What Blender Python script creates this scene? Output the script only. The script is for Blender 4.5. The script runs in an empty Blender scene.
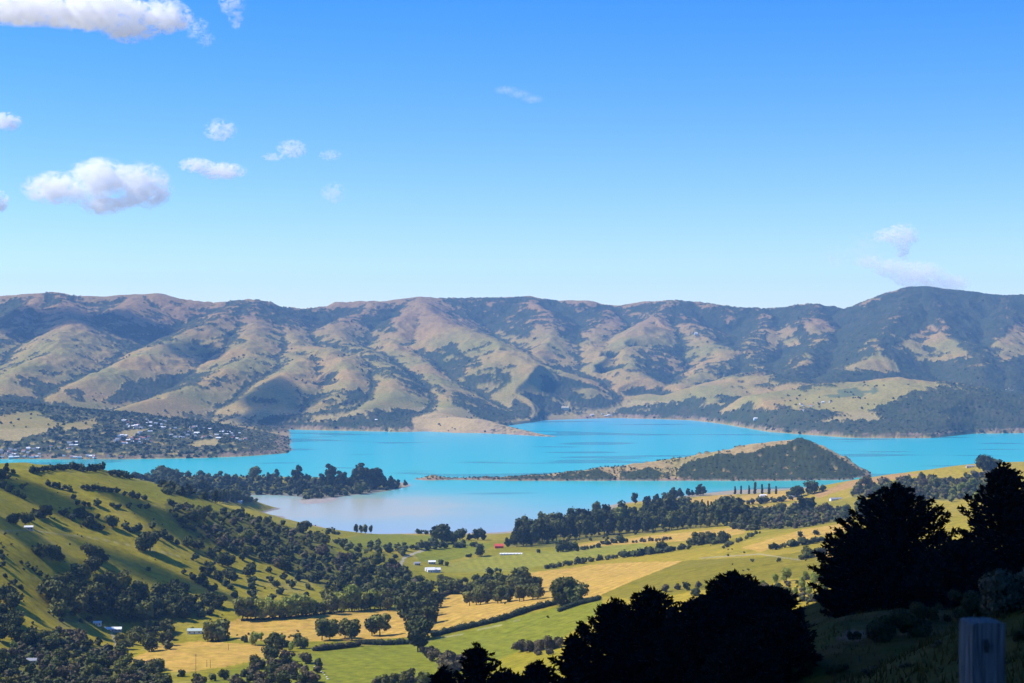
import bpy, bmesh, math, random
import numpy as np
R = math.radians
random.seed(7); rng = np.random.default_rng(7)
sc = bpy.context.scene
COL = sc.collection

# ------------------------------------------------------------------ camera, sky, sun, exposure
F, H, HY = 1690.0, 400.0, 346.0          # focal length in pixels, eye height over the harbour, horizon row
W_, H_ = 1024, 683
cam = bpy.data.cameras.new('camera'); cam_o = bpy.data.objects.new('camera', cam); COL.objects.link(cam_o)
cam.sensor_width = 36; cam.lens = 36 * F / W_
cam_o.location = (0, 0, H); cam_o.rotation_euler = (R(90) + math.atan((HY - H_ / 2) / F), 0, 0)
cam.clip_start = 0.1; cam.clip_end = 120000
cam.dof.use_dof = True; cam.dof.focus_distance = 2500; cam.dof.aperture_fstop = 7.0
sc.camera = cam_o
sc.render.resolution_x, sc.render.resolution_y = W_, H_
SUN_EL, SUN_AZ = R(48), R(-84)           # azimuth from +Y towards +X: the sun stands left, a little ahead
SDIR = np.array([math.sin(SUN_AZ) * math.cos(SUN_EL), math.cos(SUN_AZ) * math.cos(SUN_EL), math.sin(SUN_EL)])
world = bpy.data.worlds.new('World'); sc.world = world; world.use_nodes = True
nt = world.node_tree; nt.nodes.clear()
sky = nt.nodes.new('ShaderNodeTexSky'); sky.sky_type = 'NISHITA'; sky.sun_disc = False
sky.sun_elevation = SUN_EL; sky.sun_rotation = SUN_AZ
sky.altitude = 400; sky.air_density = 1.0; sky.dust_density = 0.2; sky.ozone_density = 4.0
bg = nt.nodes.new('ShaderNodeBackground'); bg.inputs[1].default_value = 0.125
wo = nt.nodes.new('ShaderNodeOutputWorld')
hsv = nt.nodes.new('ShaderNodeHueSaturation'); hsv.inputs['Saturation'].default_value = 1.45; hsv.inputs['Hue'].default_value = 0.509; nt.links.new(sky.outputs[0], hsv.inputs['Color'])
tint = nt.nodes.new('ShaderNodeMix'); tint.data_type = 'RGBA'; tint.blend_type = 'MULTIPLY'; tint.inputs[0].default_value = 1; tint.inputs[7].default_value = (.93, .95, 1.12, 1)
nt.links.new(hsv.outputs[0], tint.inputs[6])
tcw = nt.nodes.new('ShaderNodeTexCoord'); sxyz = nt.nodes.new('ShaderNodeSeparateXYZ'); nt.links.new(tcw.outputs['Generated'], sxyz.inputs[0])
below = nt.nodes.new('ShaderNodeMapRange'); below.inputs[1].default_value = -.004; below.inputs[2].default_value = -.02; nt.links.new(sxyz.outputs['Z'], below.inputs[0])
below_glow = nt.nodes.new('ShaderNodeMix'); below_glow.data_type = 'RGBA'; below_glow.inputs[7].default_value = (2.3, 2.15, 1.9, 1)   # glow standing in for sunlit land, added to light the cloud bases
nt.links.new(below.outputs[0], below_glow.inputs[0]); nt.links.new(tint.outputs[2], below_glow.inputs[6]); nt.links.new(below_glow.outputs[2], bg.inputs[0]); nt.links.new(bg.outputs[0], wo.inputs[0])
sun = bpy.data.lights.new('sun', 'SUN'); sun.energy = 5.0; sun.angle = R(0.5); sun.color = (1, 0.95, 0.87)
sun_o = bpy.data.objects.new('sun', sun); COL.objects.link(sun_o)
from mathutils import Vector, Matrix
sun_o.rotation_euler = Vector(SDIR).to_track_quat('Z', 'Y').to_euler()
sun_o.location = (-300, 100, 600)
vs = sc.view_settings; vs.view_transform = 'Standard'; vs.look = 'None'; vs.gamma = 1; vs.use_curve_mapping = False
vs.exposure = 0.5
cy = sc.cycles
cy.max_bounces = 124; cy.diffuse_bounces = 2; cy.glossy_bounces = 2; cy.transmission_bounces = 2
cy.volume_bounces = 120; cy.transparent_max_bounces = 8; cy.use_denoising = True; cy.use_adaptive_sampling = True
cy.adaptive_threshold = 0.02

# ------------------------------------------------------------------ numpy helpers
def hsh(ix, iy, s):
    h = (ix.astype(np.int64) * 374761393 + iy.astype(np.int64) * 668265263 + s * 1442695041) & 0xFFFFFFFF
    h = ((h ^ (h >> 13)) * 1274126177) & 0xFFFFFFFF
    h = ((h ^ (h >> 16)) * 2246822519) & 0xFFFFFFFF
    return ((h ^ (h >> 15)) & 0xFFFFFF) / float(0xFFFFFF)
def gnoise(x, y, s=0):
    x = np.asarray(x, float); y = np.asarray(y, float)
    ix = np.floor(x); iy = np.floor(y); fx = x - ix; fy = y - iy
    u = fx * fx * fx * (fx * (fx * 6 - 15) + 10); v = fy * fy * fy * (fy * (fy * 6 - 15) + 10)
    def g(dx, dy):
        a = hsh(ix + dx, iy + dy, s) * 2 * math.pi
        return np.cos(a) * (fx - dx) + np.sin(a) * (fy - dy)
    a = g(0, 0) * (1 - u) + g(1, 0) * u; b = g(0, 1) * (1 - u) + g(1, 1) * u
    return (a * (1 - v) + b * v) * 1.5
def fbm(x, y, s=0, o=4, gain=0.5):
    t = 0; a = 1.0; n = 0
    for k in range(o):
        t = t + a * gnoise(x * 2 ** k + 17.3 * k, y * 2 ** k - 9.1 * k, s + k); n += a; a *= gain
    return t / n
def ridged(x, y, s=0, o=4):
    t = 0; a = 1.0; n = 0
    for k in range(o):
        t = t + a * (1 - 2 * np.abs(gnoise(x * 2 ** k + 5.3 * k, y * 2 ** k + 3.7 * k, s + k))); n += a; a *= 0.5
    return t / n
def sst(a, b, x):
    t = np.clip((x - a) / (b - a), 0, 1); return t * t * (3 - 2 * t)
def P(px, py, Y): return ((px - 512) / F * Y, Y, H - (py - HY) / F * Y)
def P3(px, Y, z): return ((px - 512) / F * Y, Y, z)

class RBF:
    def __init__(s, pts, c):
        p = np.array(pts, float); s.xy = p[:, :2]; s.c = c; n = len(p)
        d = np.sqrt(((s.xy[:, None] - s.xy[None]) ** 2).sum(-1) + c * c)
        A = np.zeros((n + 3, n + 3)); A[:n, :n] = d + 0 * np.eye(n)
        A[:n, n] = 1; A[:n, n + 1:] = s.xy / 1000; A[n:, :n] = A[:n, n:].T
        s.w = np.linalg.solve(A, np.concatenate([p[:, 2], [0, 0, 0]]))
    def __call__(s, x, y):
        r = s.w[-3] + s.w[-2] * x / 1000 + s.w[-1] * y / 1000
        for (cx, cy_), w in zip(s.xy, s.w): r = r + w * np.sqrt((x - cx) ** 2 + (y - cy_) ** 2 + s.c ** 2)
        return r

# ------------------------------------------------------------------ the lie of the land
near_pts = [
 # shore of the near bay
 P(250,508,4173),P(300,522,3841),P(340,532,3634),P(420,533,3615),P(480,533,3615),P(540,526,3756),P(600,512,4072),P(650,500,4390),
 P(690,495,4537),P(740,490,4694),P(810,487,4794),P3(860,4950,0),P3(950,5000,0),P3(1050,5000,0),P3(1150,5000,0),
 P(410,485,4863),P(380,492,4630),P(340,497,4477),P(300,503,4306),P3(100,5300,0),P3(200,5300,0),P3(300,5250,0),P3(380,5050,0),P3(0,5300,0),P3(-120,5300,0),
 # sea bed
 P3(310,4050,-2.5),P3(285,4000,-1),P3(270,4090,-.8),P3(294,3900,-.8),P3(230,3500,70),P3(180,3300,95),P3(285,4160,-1.2),P3(318,3850,-1.5),P3(330,4280,-3),P3(300,4250,-1.5),P3(265,4180,-.6),P3(400,4000,-7),P3(480,4100,-8),P3(350,4150,-5),P3(520,4400,-9),P3(600,4650,-10),P3(450,4700,-9),P3(440,5100,-10),P3(200,5700,-14),P3(700,4950,-10),P3(500,5300,-14),P3(900,5400,-14),P3(0,5700,-14),P3(1100,5500,-14),
 # right and centre fields
 P(620,535,3350),P(720,528,3200),P(850,520,3000),P(500,548,3150),P(430,565,2900),P(600,560,2750),P(740,545,2600),P(820,530,2600),
 P(520,585,2500),P(640,575,2350),P(760,555,2250),P(820,548,2200),P(450,610,2200),P(560,600,2050),P(680,588,1900),P(790,580,1800),
 P(300,620,2150),P(420,650,1850),P(300,665,1750),P(560,640,1700),P(700,620,1550),P(800,600,1550),P(200,655,1850),P(400,683,1600),
 P(120,660,1800),P(100,625,1990),P(0,640,1750),P(0,683,1500),P(200,683,1620),P(360,600,2350),
 # left hillside
 P(0,473,2500),P(75,478,2650),P(150,490,2750),P(250,515,3000),P(320,535,3100),P(380,560,2800),P(0,510,2200),P(0,545,2000),P(0,580,1900),
 P(100,510,2400),P(100,545,2260),P(100,575,2150),P(200,545,2450),P(200,575,2300),P(250,590,2300),P(300,570,2550),P(50,600,1950),P(100,603,2060),
 P(200,500,3800),P(250,502,4150),P(320,487,4700),P(200,483,4700),P(130,481,4500),P3(60,3400,125),P3(0,4300,60),
 P(-150,470,2500),P(-150,560,1800),P(-150,683,1300),P3(-150,3500,150),
 # right hill
 P(815,493,4400),P(850,482,4250),P(900,473,4050),P(975,465,3900),P(1024,465,3800),P(1100,463,3800),P(900,490,3700),P(960,490,3500),
 P(860,500,3600),P(900,506,3300),P(840,512,3300),P(780,505,3900),P(740,497,4250),P(700,500,4150),P(720,510,3800),P(1000,520,2500),
 P(900,540,2400),P(900,570,1900),P(1000,600,1500),P(1150,560,2000),P(1150,500,3000),
 # slope below the viewpoint
 P3(512,600,230),P3(300,800,180),P3(700,800,215),P3(900,800,235),P3(400,1200,120),P3(700,1200,165),P3(900,1200,190),P3(100,1000,172),P3(0,700,230),P3(1100,800,250),
 P3(250,1300,110),
]
near_rbf = RBF(near_pts, 110.0)
fore_pts = [(0,0,398.3),(0,-60,403),(-80,0,397),(80,0,395),(-80,-60,401),(90,-60,400),(0,8,397.75),(1.6,5.8,397.9),(0,20,394.8),(0,35,391.5),(14,35,391.9),(-20,35,390.5),
 P3(512,60,384),P3(600,100,371),P3(700,120,370),P(760,725,120),P(690,720,160),P(800,640,180),P(870,625,220),P(840,690,70),P(880,664,75),P(940,642,85),P(1010,626,95),P(1080,615,100),P3(900,125,372),P3(960,130,374),P3(1040,140,374),P(850,650,150),P3(1024,200,368),P3(1090,220,366),P3(960,220,365),P3(700,70,383),P3(800,60,386.5),P3(780,95,378),
 P(790,612,300),P(760,655,220),P3(600,200,352),P3(430,200,345),P3(300,200,342),P3(100,200,344),P3(1150,120,378),
 P3(512,400,290),P3(300,400,285),P3(100,400,290),P3(700,400,318),P3(850,400,325),P3(1000,400,335),P3(1150,400,345),
 P3(512,700,205),P3(300,900,160),P3(700,900,205),P3(900,900,225),P3(100,900,190),P3(1100,900,240),(-110,80,385),(110,60,385),P3(560,320,325),P3(500,300,315)]
fore_rbf = RBF(fore_pts, 14.0)

def seg_ridge(x, y, pts, slope, rnd=60.0, out=None, back=None):
    out = np.full(x.shape, -60.0) if out is None else out
    for (ax, ay, az), (bx, by, bz) in zip(pts[:-1], pts[1:]):
        dx, dy = bx - ax, by - ay; L = dx * dx + dy * dy
        t = np.clip(((x - ax) * dx + (y - ay) * dy) / L, 0, 1)
        d = np.sqrt((x - ax - t * dx) ** 2 + (y - ay - t * dy) ** 2 + rnd * rnd) - rnd
        np.maximum(out, az + t * (bz - az) - slope * d, out=out)
    return out
SKY = [(-120,302,12300),(-60,300,12200),(0,297,12000),(45,293,12000),(60,292,12050),(80,296,12100),(100,297,12200),(140,295,12300),(160,294,12300),(190,301,12300),(215,303,12300),
 (250,300,12300),(280,309,12400),(300,312,12500),(340,305,12700),(380,302,12800),(400,299,12900),(420,297,13000),(440,299,13100),(480,299,13200),(520,297,13300),(530,296,13300),(560,301,13300),
 (590,301,13200),(612,306,13200),(640,304,13100),(670,301,13000),(710,305,12900),(750,310,12900),(768,310,12900),(790,308,12800),(815,306,12700),(850,311,12700),(870,306,12600),
 (885,298,12550),(910,288,12500),(930,287,12500),(960,292,12500),(990,296,12500),(1003,297,12450),(1024,296,12400),(1080,300,12300),(1160,303,12200)]
SPURS = [  # (pixel x, pixel y, distance) down from the crest; these are the ridgelines one sees
 [(45,293,12000),(20,322,11000),(-20,350,10000),(-60,385,8800)],
 [(60,292,12050),(75,318,11000),(70,335,10300),(50,352,9600),(20,372,8900),(0,385,8400)],
 [(140,295,12300),(120,312,11400),(95,330,10800),(60,345,10200)],
 [(250,300,12300),(225,316,11300),(190,332,10500),(150,352,9800),(110,372,9200),(60,395,8400)],
 [(250,300,12300),(256,325,11000),(250,345,10200),(238,362,9500),(200,385,8800),(150,400,8300),(110,412,7900)],
 [(280,309,12400),(285,330,11200),(300,348,10400),(300,365,9600),(280,378,9000),(262,395,8500),(250,415,8200)],
 [(300,348,10400),(330,352,10000),(345,366,9500),(350,382,9000),(330,405,8300)],
 [(380,302,12800),(350,318,11900),(330,332,11200),(345,345,10700),(370,356,10200)],
 [(345,345,10700),(385,368,9700),(392,378,9200),(385,395,8600),(360,412,8200)],
 [(420,297,13000),(422,308,12300),(440,320,11600),(460,330,11000),(490,340,10500),(515,352,10000),(540,372,9600),(535,395,9300)],
 [(422,308,12300),(400,325,11500),(395,345,10800),(420,365,10000),(440,380,9500),(450,400,8800),(440,412,8300)],
 [(530,296,13300),(545,318,12300),(555,340,11300),(530,362,10300),(545,378,9900)],
 [(612,306,13200),(600,325,12200),(590,345,11300),(605,362,10600),(590,380,10100),(575,400,9500)],
 [(670,301,13000),(660,318,12200),(645,328,11700),(630,345,11000),(615,360,10500),(640,378,10000),(650,395,9700)],
 [(670,301,13000),(690,325,12000),(715,345,11200),(725,360,10700),(700,375,10200),(660,392,9700),(620,408,9400)],
 [(768,310,12900),(765,330,12000),(745,350,11200),(760,372,10300),(735,378,9900),(700,395,9400)],
 [(815,306,12700),(810,322,12000),(825,340,11300),(800,360,10500),(790,375,10000)],
 [(920,288,12500),(900,310,11700),(885,335,10900),(875,355,10300),(850,368,9900),(835,378,9600)],
 [(925,287,12500),(935,315,11600),(950,338,10900),(975,358,10300),(980,380,9700)],
 [(1003,297,12450),(1010,325,11500),(995,350,10800),(1010,375,10000),(1020,392,9500)],
 [(1080,300,12300),(1075,330,11300),(1060,360,10400),(1080,390,9500)],
]
RIGHT_HILL = [(690,415,8500),(740,404,8500),(800,392,8600),(850,385,8650),(900,381,8650),(935,385,8650),(960,393,8550),(990,398,8500),(1040,402,8500),(1150,400,8600)]
RIGHT_FEET = [[(850,385,8650),(800,410,8000),(790,425,7750)],[(900,381,8650),(880,405,8100),(900,420,7750)],[(960,393,8550),(940,412,8000),(935,428,7600)],[(1040,402,8500),(1010,420,8000)],
  [(740,378,9600),(760,375,9600),(800,385,9300)],[(700,400,9300),(740,385,9500)]]
FAR_SHORE = [(-250,6200),(0,7000),(120,7400),(200,7700),(250,8048),(300,8090),(400,7860),(450,7950),(490,8250),(520,8650),(545,9100),(580,9300),(620,9390),(690,9135),(715,8800),(740,8346),(770,7860),(800,7682),
  (850,7350),(930,7360),(950,7520),(975,7720),(1024,7770),(1150,7770)]
TAN_HEAD = [(425,419,8150),(450,417.5,8100),(475,419,8000),(500,426,7850),(525,431,7680),(545,434.5,7530),(556,437,7450)]
TOWN_HEAD = [(-200,390,7400),(-80,398,7200),(0,404,7000),(60,414,6900),(120,421,6800),(180,427,6700),(240,432,6550),(270,439,6450),(285,447,6370)]
TOWN_SHORE = [(-250,5900),(0,5982),(130,5982),(200,6036),(250,6145),(287,6318),(292,6500)]
ONAWE = [(476,478.3,5080),(500,477.6,5090),(530,475.8,5110),(560,473,5125),(600,468,5150),(640,463,5185),(680,458,5225),(720,451,5280),(750,444,5330),(780,440,5370),(800,439,5380),(820,445,5360),(840,455,5320),(856,468,5270),(866,477,5240)]
ISLETS = [[(420,478.2,5070),(432,475.6,5070),(448,477.6,5070)],[(456,477.8,5070),(474,477.6,5070)],[(470,478.2,5075),(510,476.6,5085)]]
def P_(l): return [P(*a) for a in l]

def terrain_raw(x, y):
    yy = np.maximum(y, 1.0)
    px = 512 + x / yy * F
    near = near_rbf(x, y)
    roll = 9 * fbm(x / 330, y / 330, 3, 3) + 24 * (ridged(x / 430 + 3.1, y / 520, 8, 2) - .1) * sst(150, -900, x) * sst(1500, 1900, y) * sst(3300, 2700, y)
    land = sst(0, 40, near)
    near = near + roll * land * sst(1250, 1700, y)
    fore = fore_rbf(x, y) + 0.5 * fbm(x / 14, y / 14, 5, 3) * sst(10, 40, y) + 2.0 * fbm(x / 60, y / 60, 6, 2) * sst(30, 90, y)
    near = near - 9 * np.exp(-(((px - 322) / 32) ** 2 + ((y - 4020) / 170) ** 2)) * (near < 8)
    k = sst(480, 900, y)
    z = np.where(y < 480, fore, np.where(y > 900, near, fore * (1 - k) + near * k))
    z = np.where(y > 5100, np.minimum(z, -8 - (y - 5100) * .05), z)
    far = np.full(x.shape, -20.0)
    m = y > 4900
    X, Y, PX = x[m], y[m], px[m]
    wx = X + 45 * fbm(X / 700, Y / 700, 21, 2) + 18 * fbm(X / 180, Y / 180, 22, 2)
    wy = Y + 90 * fbm(X / 700, Y / 700, 23, 2) + 30 * fbm(X / 180, Y / 180, 24, 2)
    # mountains across the water
    sh = np.interp(PX, [a for a, b in FAR_SHORE], [b for a, b in FAR_SHORE]) + 40 * fbm(X / 260, Y / 900, 31, 3)
    ds = Y - sh
    mt = seg_ridge(wx, wy, P_(SKY), 0.42, 80)
    for s in SPURS: seg_ridge(wx, wy, P_(s), 0.43, 50, mt)
    seg_ridge(wx, wy, P_(RIGHT_HILL), 0.19, 150, mt)
    for s in RIGHT_FEET: seg_ridge(wx, wy, P_(s), 0.26, 90, mt)
    base = 6 + 0.028 * np.maximum(ds, 0)
    mt = np.where(mt > base + 40, mt, base + 40 * np.exp(np.minimum((mt - base - 40) / 40, 0)))
    amp = sst(30, 300, mt) * (1 - 0.75 * sst(0.93, 1.0, mt / 760.0))
    mt = mt + amp * (34 * ridged(X / 560, Y / 900, 41, 4) + 16 * ridged(X / 150, Y / 210, 45, 3) - 14)
    # ravines that run down to the water
    coast = 0.32 + 0.25 * fbm(X / 400, Y / 400, 52, 2)
    mt = np.minimum(mt, np.where(ds > 0, coast * ds + 1.0, ds * 0.2))
    far_ = mt
    th = seg_ridge(wx, wy, P_(TAN_HEAD), 0.30, 30) + 4 * fbm(X / 120, Y / 120, 61, 3)
    far_ = np.maximum(far_, np.where(PX < 600, th, -20))
    tw = seg_ridge(wx, wy, P_(TOWN_HEAD), 0.125, 120) + 7 * fbm(X / 220, Y / 220, 63, 4)
    tsh = np.interp(PX, [a for a, b in TOWN_SHORE], [b for a, b in TOWN_SHORE])
    tw = np.minimum(tw, np.where(Y > tsh, (Y - tsh) * .28 + 1, (Y - tsh) * .2))
    tw = np.minimum(tw, (290 + 3 * fbm(Y / 150, X / 150, 64, 2) - PX) * Y / F * .2)
    far_ = np.maximum(far_, np.where(PX < 300, tw, -20))
    on = seg_ridge(2 * X + 16 * fbm(X / 120, Y / 120, 65, 2), Y + 12 * fbm(X / 120, Y / 120, 66, 2), [(2 * a, b_, c) for a, b_, c in P_(ONAWE)], 0.34, 14)
    on = on + 5 * fbm(X / 60, Y / 60, 67, 3) * sst(5, 25, on)
    seg_ridge(X, Y + 14 * fbm(X / 90, Y / 90, 69, 2), [P3(480, 5045, 1.5), P3(520, 5042, 4), P3(600, 5040, 6), P3(700, 5050, 8), P3(800, 5060, 8), P3(845, 5080, 6)], 0.30, 8, on)
    for s in ISLETS: seg_ridge(X + 6 * fbm(X / 30, Y / 30, 68, 2), Y, P_(s), 0.34, 4, on)
    far_ = np.maximum(far_, on)
    far[m] = far_
    return np.maximum(np.maximum(z, far), -15.0)

NC = 1000
rows = np.concatenate([np.linspace(-60, 0, 14)[:-1], np.linspace(0, 130, 150)[:-1], np.geomspace(130, 950, 150)[:-1], np.linspace(950, 5150, 520)[:-1],
                       np.linspace(5150, 7300, 150)[:-1], np.linspace(7300, 13900, 480)])
NR = len(rows)
hw = 0.36 * np.maximum(rows, 0) + 95
uu = np.linspace(-1, 1, NC)
GX = hw[:, None] * uu[None, :]; GY = np.repeat(rows[:, None], NC, 1)
GZ = np.concatenate([terrain_raw(GX[i:i + 100], GY[i:i + 100]) for i in range(0, NR, 100)])
GZ0 = GZ.copy()

def sample(G, x, y):
    x = np.asarray(x, float); y = np.asarray(y, float)
    r = np.clip(np.interp(y, rows, np.arange(NR)), 0, NR - 1.001); i = r.astype(int); fi = r - i
    out = 0
    for k, w in ((0, 1 - fi), (1, fi)):
        c = np.clip((x / hw[i + k] + 1) / 2 * (NC - 1), 0, NC - 1.001); j = c.astype(int); fj = c - j
        out = out + w * (G[i + k, j] * (1 - fj) + G[i + k, j + 1] * fj)
    return out
RAYY = np.concatenate([np.geomspace(3, 900, 500), np.linspace(905, 5200, 1300), np.linspace(5205, 13900, 1500)])
def ground(px, py, ymin=0):
    """where the sight line through a point of the view meets the land or the water"""
    Y = RAYY[RAYY > ymin]
    x = (px - 512) / F * Y; zr = H - (py - HY) / F * Y
    g = np.maximum(sample(GZ0, x, Y), 0.0)
    w = np.nonzero(g >= zr)[0]
    if len(w) == 0: return None
    k = w[0]
    if k == 0: return (x[0], Y[0], g[0])
    a = (zr[k - 1] - g[k - 1]); b = (g[k] - zr[k]); t = a / (a + b + 1e-9)
    yy = Y[k - 1] + t * (Y[k] - Y[k - 1]); xx = (px - 512) / F * yy
    return (xx, yy, float(sample(GZ0, xx, yy)))

def inpoly(px, py, poly):
    ins = np.zeros(px.shape, bool); n = len(poly)
    xs = [a for a, b in poly]; ys = [b for a, b in poly]
    for i in range(n):
        x1, y1 = poly[i]; x2, y2 = poly[(i + 1) % n]
        if y1 == y2: continue
        c = ((y1 > py) != (y2 > py)) & (px < (x2 - x1) * (py - y1) / (y2 - y1) + x1)
        ins ^= c
    return ins

# ------------------------------------------------------------------ materials
def mat(name, col, rough=0.9, var=0.0, scale=1.0, bump=0.0, bscale=None, spec=0.2, transl=0.0, coords='Object', objvar=0.0):
    m = bpy.data.materials.new(name); m.use_nodes = True; n = m.node_tree.nodes; l = m.node_tree.links
    b = n['Principled BSDF']; b.inputs['Roughness'].default_value = rough; b.inputs['Specular IOR Level'].default_value = spec
    tc = n.new('ShaderNodeTexCoord')
    src = None
    if var > 0:
        nz = n.new('ShaderNodeTexNoise'); nz.inputs['Scale'].default_value = scale; nz.inputs['Detail'].default_value = 5
        l.new(tc.outputs[coords], nz.inputs['Vector'])
        mx = n.new('ShaderNodeMix'); mx.data_type = 'RGBA'
        mx.inputs[6].default_value = (*[c * (1 - var) for c in col], 1); mx.inputs[7].default_value = (*[min(1, c * (1 + var)) for c in col], 1)
        mr = n.new('ShaderNodeMapRange'); mr.inputs[1].default_value = 0.3; mr.inputs[2].default_value = 0.7
        l.new(nz.outputs[0], mr.inputs[0]); l.new(mr.outputs[0], mx.inputs[0]); src = mx.outputs[2]
    else:
        rgb = n.new('ShaderNodeRGB'); rgb.outputs[0].default_value = (*col, 1); src = rgb.outputs[0]
    if objvar > 0:
        oi = n.new('ShaderNodeObjectInfo'); mr2 = n.new('ShaderNodeMapRange')
        mr2.inputs[3].default_value = 1 - objvar; mr2.inputs[4].default_value = 1 + objvar
        l.new(oi.outputs['Random'], mr2.inputs[0])
        hs = n.new('ShaderNodeHueSaturation'); l.new(src, hs.inputs['Color']); l.new(mr2.outputs[0], hs.inputs['Value'])
        mr3 = n.new('ShaderNodeMapRange'); mr3.inputs[3].default_value = 0.485; mr3.inputs[4].default_value = 0.51
        wn = n.new('ShaderNodeTexWhiteNoise'); wn.noise_dimensions = '1D'; l.new(oi.outputs['Random'], wn.inputs['W'])
        l.new(wn.outputs[0], mr3.inputs[0]); l.new(mr3.outputs[0], hs.inputs['Hue']); src = hs.outputs[0]
    l.new(src, b.inputs['Base Color'])
    if bump > 0:
        nb = n.new('ShaderNodeTexNoise'); nb.inputs['Scale'].default_value = bscale or scale * 3; nb.inputs['Detail'].default_value = 4
        l.new(tc.outputs[coords], nb.inputs['Vector'])
        bp = n.new('ShaderNodeBump'); bp.inputs['Strength'].default_value = bump; l.new(nb.outputs[0], bp.inputs['Height']); l.new(bp.outputs[0], b.inputs['Normal'])
    if transl > 0:
        t = n.new('ShaderNodeBsdfTranslucent'); l.new(src, t.inputs[0])
        ms = n.new('ShaderNodeMixShader'); ms.inputs[0].default_value = transl
        l.new(b.outputs[0], ms.inputs[1]); l.new(t.outputs[0], ms.inputs[2]); l.new(ms.outputs[0], n['Material Output'].inputs[0])
    return m

def np_mesh(name, V, faces, mats, fmat=None, smooth=False):
    """faces: list of (k-column index arrays)"""
    me = bpy.data.meshes.new(name)
    V = np.asarray(V, np.float32); me.vertices.add(len(V)); me.vertices.foreach_set('co', V.ravel())
    loops = np.concatenate([f.ravel() for f in faces]).astype(np.int32)
    cnt = np.concatenate([np.full(len(f), f.shape[1]) for f in faces]).astype(np.int32)
    st = np.concatenate([[0], np.cumsum(cnt)[:-1]]).astype(np.int32)
    me.loops.add(len(loops)); me.loops.foreach_set('vertex_index', loops)
    me.polygons.add(len(cnt)); me.polygons.foreach_set('loop_start', st); me.polygons.foreach_set('loop_total', cnt)
    if fmat is not None: me.polygons.foreach_set('material_index', np.asarray(fmat, np.int32))
    me.polygons.foreach_set('use_smooth', np.full(len(cnt), smooth, bool))
    for m in mats: me.materials.append(m)
    me.update(calc_edges=True); me.validate()
    return me
def link(name, me, parent=None, loc=None, rz=0, scale=None):
    o = bpy.data.objects.new(name, me); COL.objects.link(o)
    if parent: o.parent = parent
    if loc is not None: o.location = loc
    if rz: o.rotation_euler = (0, 0, rz)
    if scale is not None: o.scale = scale if hasattr(scale, '__len__') else (scale,) * 3
    return o
def tag(o, label, cat, group=None, kind=None):
    if label: o['label'] = label
    if cat: o['category'] = cat
    if group: o['group'] = group
    if kind: o['kind'] = kind
    return o

# ------------------------------------------------------------------ ground cover
yy = np.maximum(GY, 1.0)
VPX = 512 + GX / yy * F; VPY = HY - (GZ - H) / yy * F
j1 = fbm(GX / 60, GY / 90, 71, 3); j2 = fbm(GX / 60 + 40, GY / 90, 75, 3)
farm = GY > 5400
JX = VPX + np.where(farm, 7, 2.0) * j1; JY = VPY + np.where(farm, 5, 1.0) * j2
def C(*c): return np.array(c)
cov = np.zeros(GX.shape + (3,)); forest = np.zeros(GX.shape)
def paint(mask, col, a=1.0):
    a = np.asarray(a, float)
    if a.ndim: a = a[mask][:, None]
    cov[mask] = cov[mask] * (1 - a) + np.asarray(col) * a
n_big = fbm(GX / 420, GY / 420, 81, 4); n_mid = fbm(GX / 90, GY / 90, 85, 4); n_sm = fbm(GX / 25, GY / 25, 88, 3)
GREEN, OLIVE, GOLD, TAN = C(.165, .157, .010), C(.29, .228, .018), C(.42, .265, .052), C(.25, .195, .095)
allm = np.ones(GX.shape, bool)
cov[:] = GREEN
paint(allm, OLIVE, np.clip(0.45 + 1.1 * n_big + 0.5 * n_mid, 0, 1))
rightside = allm & (VPX > 560) & (GY < 5000)
paint(rightside, C(.31, .225, .022), np.clip(0.7 + 0.9 * n_mid + .5 * n_big, 0, 1))
paint(allm & (n_mid > .22) & (GY < 5000), C(.25, .21, .055), np.clip((n_mid - .2) * 2.0, 0, .6))
FIELDS = [
 ('gold', [(368,640),(432,634),(470,627),(510,617),(560,604),(600,595),(640,578),(683,561),(640,562),(600,564),(545,571),(497,578),(495,586),(460,592),(430,596),(405,612),(385,625)]),
 ('green', [(600,595),(640,578),(683,561),(768,556),(832,548),(832,560),(768,585),(700,590),(640,600)]),
 ('lush', [(290,655),(350,648),(430,639),(470,630),(560,606),(602,597),(602,612),(560,640),(520,650),(430,690),(190,690),(235,668)]),
 ('gold', [(128,660),(160,645),(200,641),(260,645),(292,651),(240,664),(190,672),(150,670)]),
 ('gold', [(215,628),(240,618),(390,608),(410,612),(400,628),(370,640),(330,642),(240,640)]),
 ('gold', [(560,548),(600,541),(650,536),(720,529),(742,527),(745,533),(690,541),(640,543),(600,546)]),
 ('lime', [(436,566),(490,556),(512,553),(560,550),(640,543),(650,548),(600,556),(540,566),(500,572),(440,573)]),
 ('lush', [(414,553),(440,546),(470,545),(485,548),(470,556),(440,563),(420,562)]),
 ('lush', [(330,540),(380,533),(430,536),(500,545),(470,553),(400,548),(350,552)]),
 ('gold', [(683,499),(735,494),(740,506),(690,504)]),('gold', [(740,496),(792,490),(800,500),(745,504)]),('gold', [(738,508),(805,502),(800,510),(742,516)]),
 ('orange', [(812,494),(850,481),(900,473),(925,474),(900,478),(850,488),(818,498)]),
 ('gold', [(770,565),(840,547),(845,556),(800,566)]),('green', [(690,560),(800,555),(835,562),(840,580),(760,578),(700,575)]),
 ('gold', [(740,548),(800,530),(850,522),(850,530),(800,540),(760,552)]),
 ('lush', [(295,478),(325,479),(322,487),(297,485)]),('lush', [(268,477),(280,477),(280,484),(268,484)]),
]
FC = dict(gold=GOLD, green=C(.185, .155, .014), lush=C(.165, .175, .014), lime=C(.22, .21, .026), orange=C(.34, .20, .07))
nearm = (GY > 1000) & (GY < 5200)
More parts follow.
